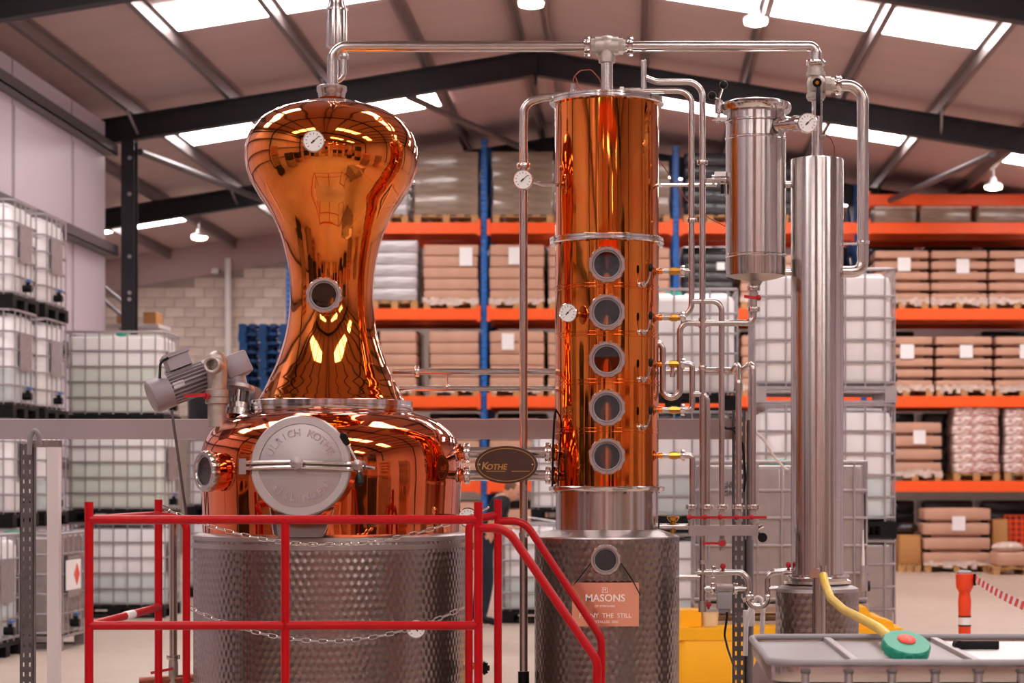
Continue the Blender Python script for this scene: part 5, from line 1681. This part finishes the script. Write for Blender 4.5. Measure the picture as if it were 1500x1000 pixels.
# ================================================================== red gantry
DF, DB = 7.76, 8.9
XA, XB = -1.927, -0.544
ZT, ZM, ZP, ZH, ZD = 1.472, 1.096, 1.535, 1.442, 0.5
RR = 0.0158
gt = thing('red_gantry', 'red tubular access platform with handrails and steps before the still', 'platform', ((XA + XB) / 2, (DF + DB) / 2, 0))
def rail(name, pts, fil=0.0, r=RR):
    return ob(name, MB().tube(pts, r, 14, fil, 8), 'red_paint', gt)
for (x, y) in ((XA, DF), (XA, DB), (XB, DF), (XB, DB)):
    rail('post', [(x, y, 0.0), (x, y, ZP)])
rail('top_rail', [(XA, DF, ZT), (XB, DF, ZT)])
rail('top_rail', [(XA, DF, ZT), (XA, DB, ZT)])
rail('mid_rail', [(XA, DF, ZM), (XB, DF, ZM)])
rail('mid_rail', [(XA, DF, ZM), (XA, DB, ZM)])
rail('centre_post', [(X(418, DF), DF, ZD), (X(418, DF), DF, ZT)])
rail('hoop', [(XA, DB, ZT), (X(273, DB), DB, ZT - 0.02), (X(273, DB), DB, ZD)], 0.05)
rail('hoop', [(XB, DB, ZT), (X(687, DB), DB, ZT - 0.02), (X(687, DB), DB, ZD)], 0.05)
for (y, xb, zb) in ((DF, X(742, DF), ZH), (DB, X(768, DB), ZH + 0.005)):
    rail('handrail', [(XB, y, zb), (xb, y, zb), (-0.122, y, 0.97), (-0.122, y, 0.0)], 0.09)
    rail('tread_support', [(XB, y, ZD), (-0.122, y, 0.06)])
for k in range(2):
    z = ZD - 0.165 * (k + 1)
    x = XB + 0.14 * (k + 0.7)
    ob('step', MB().bb(x - 0.06, x + 0.09, DF, DB, z - 0.015, z), 'galvanised', gt, smooth=False)
ob('deck', MB().bb(XA, XB, DF, DB, ZD - 0.03, ZD), 'galvanised', gt, smooth=False)
st_ = MB().cyl((XA, DF + 0.54, ZM), (XA, DF + 0.68, ZM), RR + 0.0012, 14)
ob('sticker', st_, 'paper', gt)

# chains across the gantry opening
lk_m = MB().tube([(-0.0175, -0.0078, 0), (0.0175, -0.0078, 0), (0.0175, 0.0078, 0), (-0.0175, 0.0078, 0)], 0.0029, 6, 0.0074, 3, closed=True)
lk_proto = None
def chain(a, b, sag, label):
    global lk_proto
    a, b = Vector(a), Vector(b)
    t = thing('safety_chain', label, 'chain', ((a.x + b.x) / 2, a.y, min(a.z, b.z) - sag), 'safety chains')
    pts = []
    N = 600
    for k in range(N + 1):
        u = k / N
        p = a.lerp(b, u)
        p.z -= 4 * sag * u * (1 - u)
        pts.append(p)
    pitch, acc, i = 0.0335, 0.0, 0
    last = pts[0]
    for k in range(1, N + 1):
        acc += (pts[k] - pts[k - 1]).length
        if acc >= pitch:
            mid = (last + pts[k]) / 2
            d = (pts[k] - last).normalized()
            last = pts[k]
            acc = 0.0
            if lk_proto is None:
                o = ob('link', MB().join(lk_m), 'steel_polished', t)
                lk_proto = o
            else:
                o = share(lk_proto, 'link', (0, 0, 0), t)
            o.location = mid - t.location
            q = Vector((1, 0, 0)).rotation_difference(d)
            o.rotation_euler = (q @ Quaternion(Vector((1, 0, 0)), (0.25 if i % 2 else 1.32))).to_euler()
            i += 1
chain((X(236, DB), DB, Z(742, DB)), (X(727, DB), DB, Z(738, DB)), 57 * DB / FPX, 'upper galvanised chain strung before the copper pot')
chain((X(276, DB), DB, Z(889, DB)), (X(686, DB), DB, Z(886, DB)), 51 * DB / FPX, 'lower galvanised chain strung before the dimpled jacket')

# ================================================================== steel tank in the foreground
NX0, NX1, NY0, NY1, NZ = 0.42, 1.62, 6.6, 7.72, 1.07
ncx, ncy = (NX0 + NX1) / 2, (NY0 + NY1) / 2
nt = thing('bulk_container', 'steel-sided tank with flat grey top and teal lid in front of the condenser', 'container', (ncx, ncy, 0), 'steel-sided tanks')
m = MB().bb(NX0, NX1, NY0, NY1, 0.1, 0.14)
for x in (NX0 + 0.07, ncx, NX1 - 0.07):
    for y in (NY0 + 0.07, ncy, NY1 - 0.07):
        m.bb(x - 0.07, x + 0.07, y - 0.07, y + 0.07, 0, 0.1)
ob('base_pallet', m, 'galvanised', nt, smooth=False)
ob('jacket', MB().rbox((ncx, ncy, 0.14 + 0.43), (NX1 - NX0 - 0.012, NY1 - NY0 - 0.012, 0.86), 0.07, 5), 'steel_matt', nt)
ob('collar', MB().tube([(ncx + p[0], ncy + p[1], NZ - 0.04) for p in rrect((NX1 - NX0) / 2 - 0.004, (NY1 - NY0) / 2 - 0.004, 0.085, 0, 6)], 0.03, 8, closed=True, flat=0.1), 'steel', nt)
ob('top_rim', MB().tube([(ncx + p[0], ncy + p[1], NZ - 0.012) for p in rrect((NX1 - NX0) / 2, (NY1 - NY0) / 2, 0.09, 0, 6)], 0.0115, 10, closed=True), 'grey_plastic', nt)
pl_ = [(ncx + p[0], ncy + p[1], NZ - 0.026) for p in rrect((NX1 - NX0) / 2 - 0.012, (NY1 - NY0) / 2 - 0.012, 0.08, 0, 6)]
m = MB().add(pl_ + [(p[0], p[1], p[2] - 0.02) for p in pl_], [tuple(range(len(pl_))), tuple(reversed(range(len(pl_), 2 * len(pl_))))] + [(i, (i + 1) % len(pl_), len(pl_) + (i + 1) % len(pl_), len(pl_) + i) for i in range(len(pl_))])
ob('top_plate', m, 'tank_top', nt, smooth=False)
for xx in (0.69, 1.066):
    ob('top_bar', MB().rbox((xx, ncy, NZ - 0.02), (0.026, NY1 - NY0 - 0.04, 0.018), 0.006, 2), 'galvanised', nt)
ob('white_panel', MB().bb(1.09, 1.55, NY0 + 0.06, NY1 - 0.08, NZ - 0.0258, NZ - 0.022), 'hdpe_lid', nt, smooth=False)
for k in range(6):
    xx = X(1180, 6.6) + k * 0.129 if k else X(1180, 6.6)
    xx = NX0 + 0.105 + 0.172 * k * 0.76
    ob('jacket_bar', MB().cyl((xx, NY0 - 0.006, 0.16), (xx, NY0 - 0.008, 1.034), 0.012, 12), 'galvanised', nt)
    ob('bar_bracket', MB().rbox((xx, NY0 - 0.008, 1.034), (0.03, 0.03, 0.014), 0.006, 2), 'galvanised_dark', nt)
for zz in (0.3, 0.55, 0.8):
    ob('jacket_ring', MB().tube([(ncx + p[0], ncy + p[1], zz) for p in rrect((NX1 - NX0) / 2, (NY1 - NY0) / 2, 0.08, 0, 4)], 0.009, 8, closed=True), 'galvanised', nt)
lc = W(1328, 942, 6.80)
ln = Vector((0.13, -0.42, 0.89)).normalized()
nk = Vector((lc.x + 0.0, lc.y + 0.02, 0))
ob('filler_neck', MB().lathe([(0.066, NZ - 0.0258), (0.066, NZ - 0.002)] , 28, nk), 'hdpe_lid', nt)
ob('filler_well', MB().lathe([(0.112, NZ - 0.0258), (0.112, NZ - 0.021), (0.1, NZ - 0.019), (0.08, NZ - 0.021)], 36, nk), 'grey_plastic', nt)
ld = thing('tank_lid', 'teal screw lid with red centre cap tilted on the foreground tank', 'lid', lc - ln * 0.03)
ob('rim', place(MB().lathe([(0.070, -0.03), (0.076, -0.028), (0.077, 0.0), (0.072, 0.006), (0, 0.006)], 48, rmod=lambda i, k: (0.93 if (i in (1, 2) and k % 4 == 0) else 1.0)), lc, ln), 'lid_teal', ld)
ob('cap', place(MB().lathe([(0.029, 0.004), (0.029, 0.011), (0.026, 0.013), (0.0, 0.013)], 24), lc + Vector((0.0, 0.012, 0.004)), ln), 'cap_red', ld)
hd = ob('strap_handle', MB().rbox(((X(1405, 7.2) + X(1467, 7.2)) / 2, 7.25, NZ - 0.006), (0.14, 0.02, 0.028), 0.006, 2).cyl((X(1407, 7.2), 7.22, NZ - 0.005), (X(1407, 7.2), 7.28, NZ - 0.005), 0.016, 14), 'black_matt')
tag(hd, 'black strap handle lying on the foreground tank top', 'handle')
hs = ob('yellow_hose', MB().tube([W(1206, 842, 9.3), W(1209, 856, 9.25), W(1217, 876, 9.05), W(1236, 893, 8.7), W(1262, 906, 8.2), W(1288, 920, 7.6), W(1306, 936, 7.1), W(1316, 944, 6.95)], 0.0175, 16, 0.25, 8), 'hose_yellow')
tag(hs, 'yellow hose from the condenser outlet into the foreground tank', 'hose')
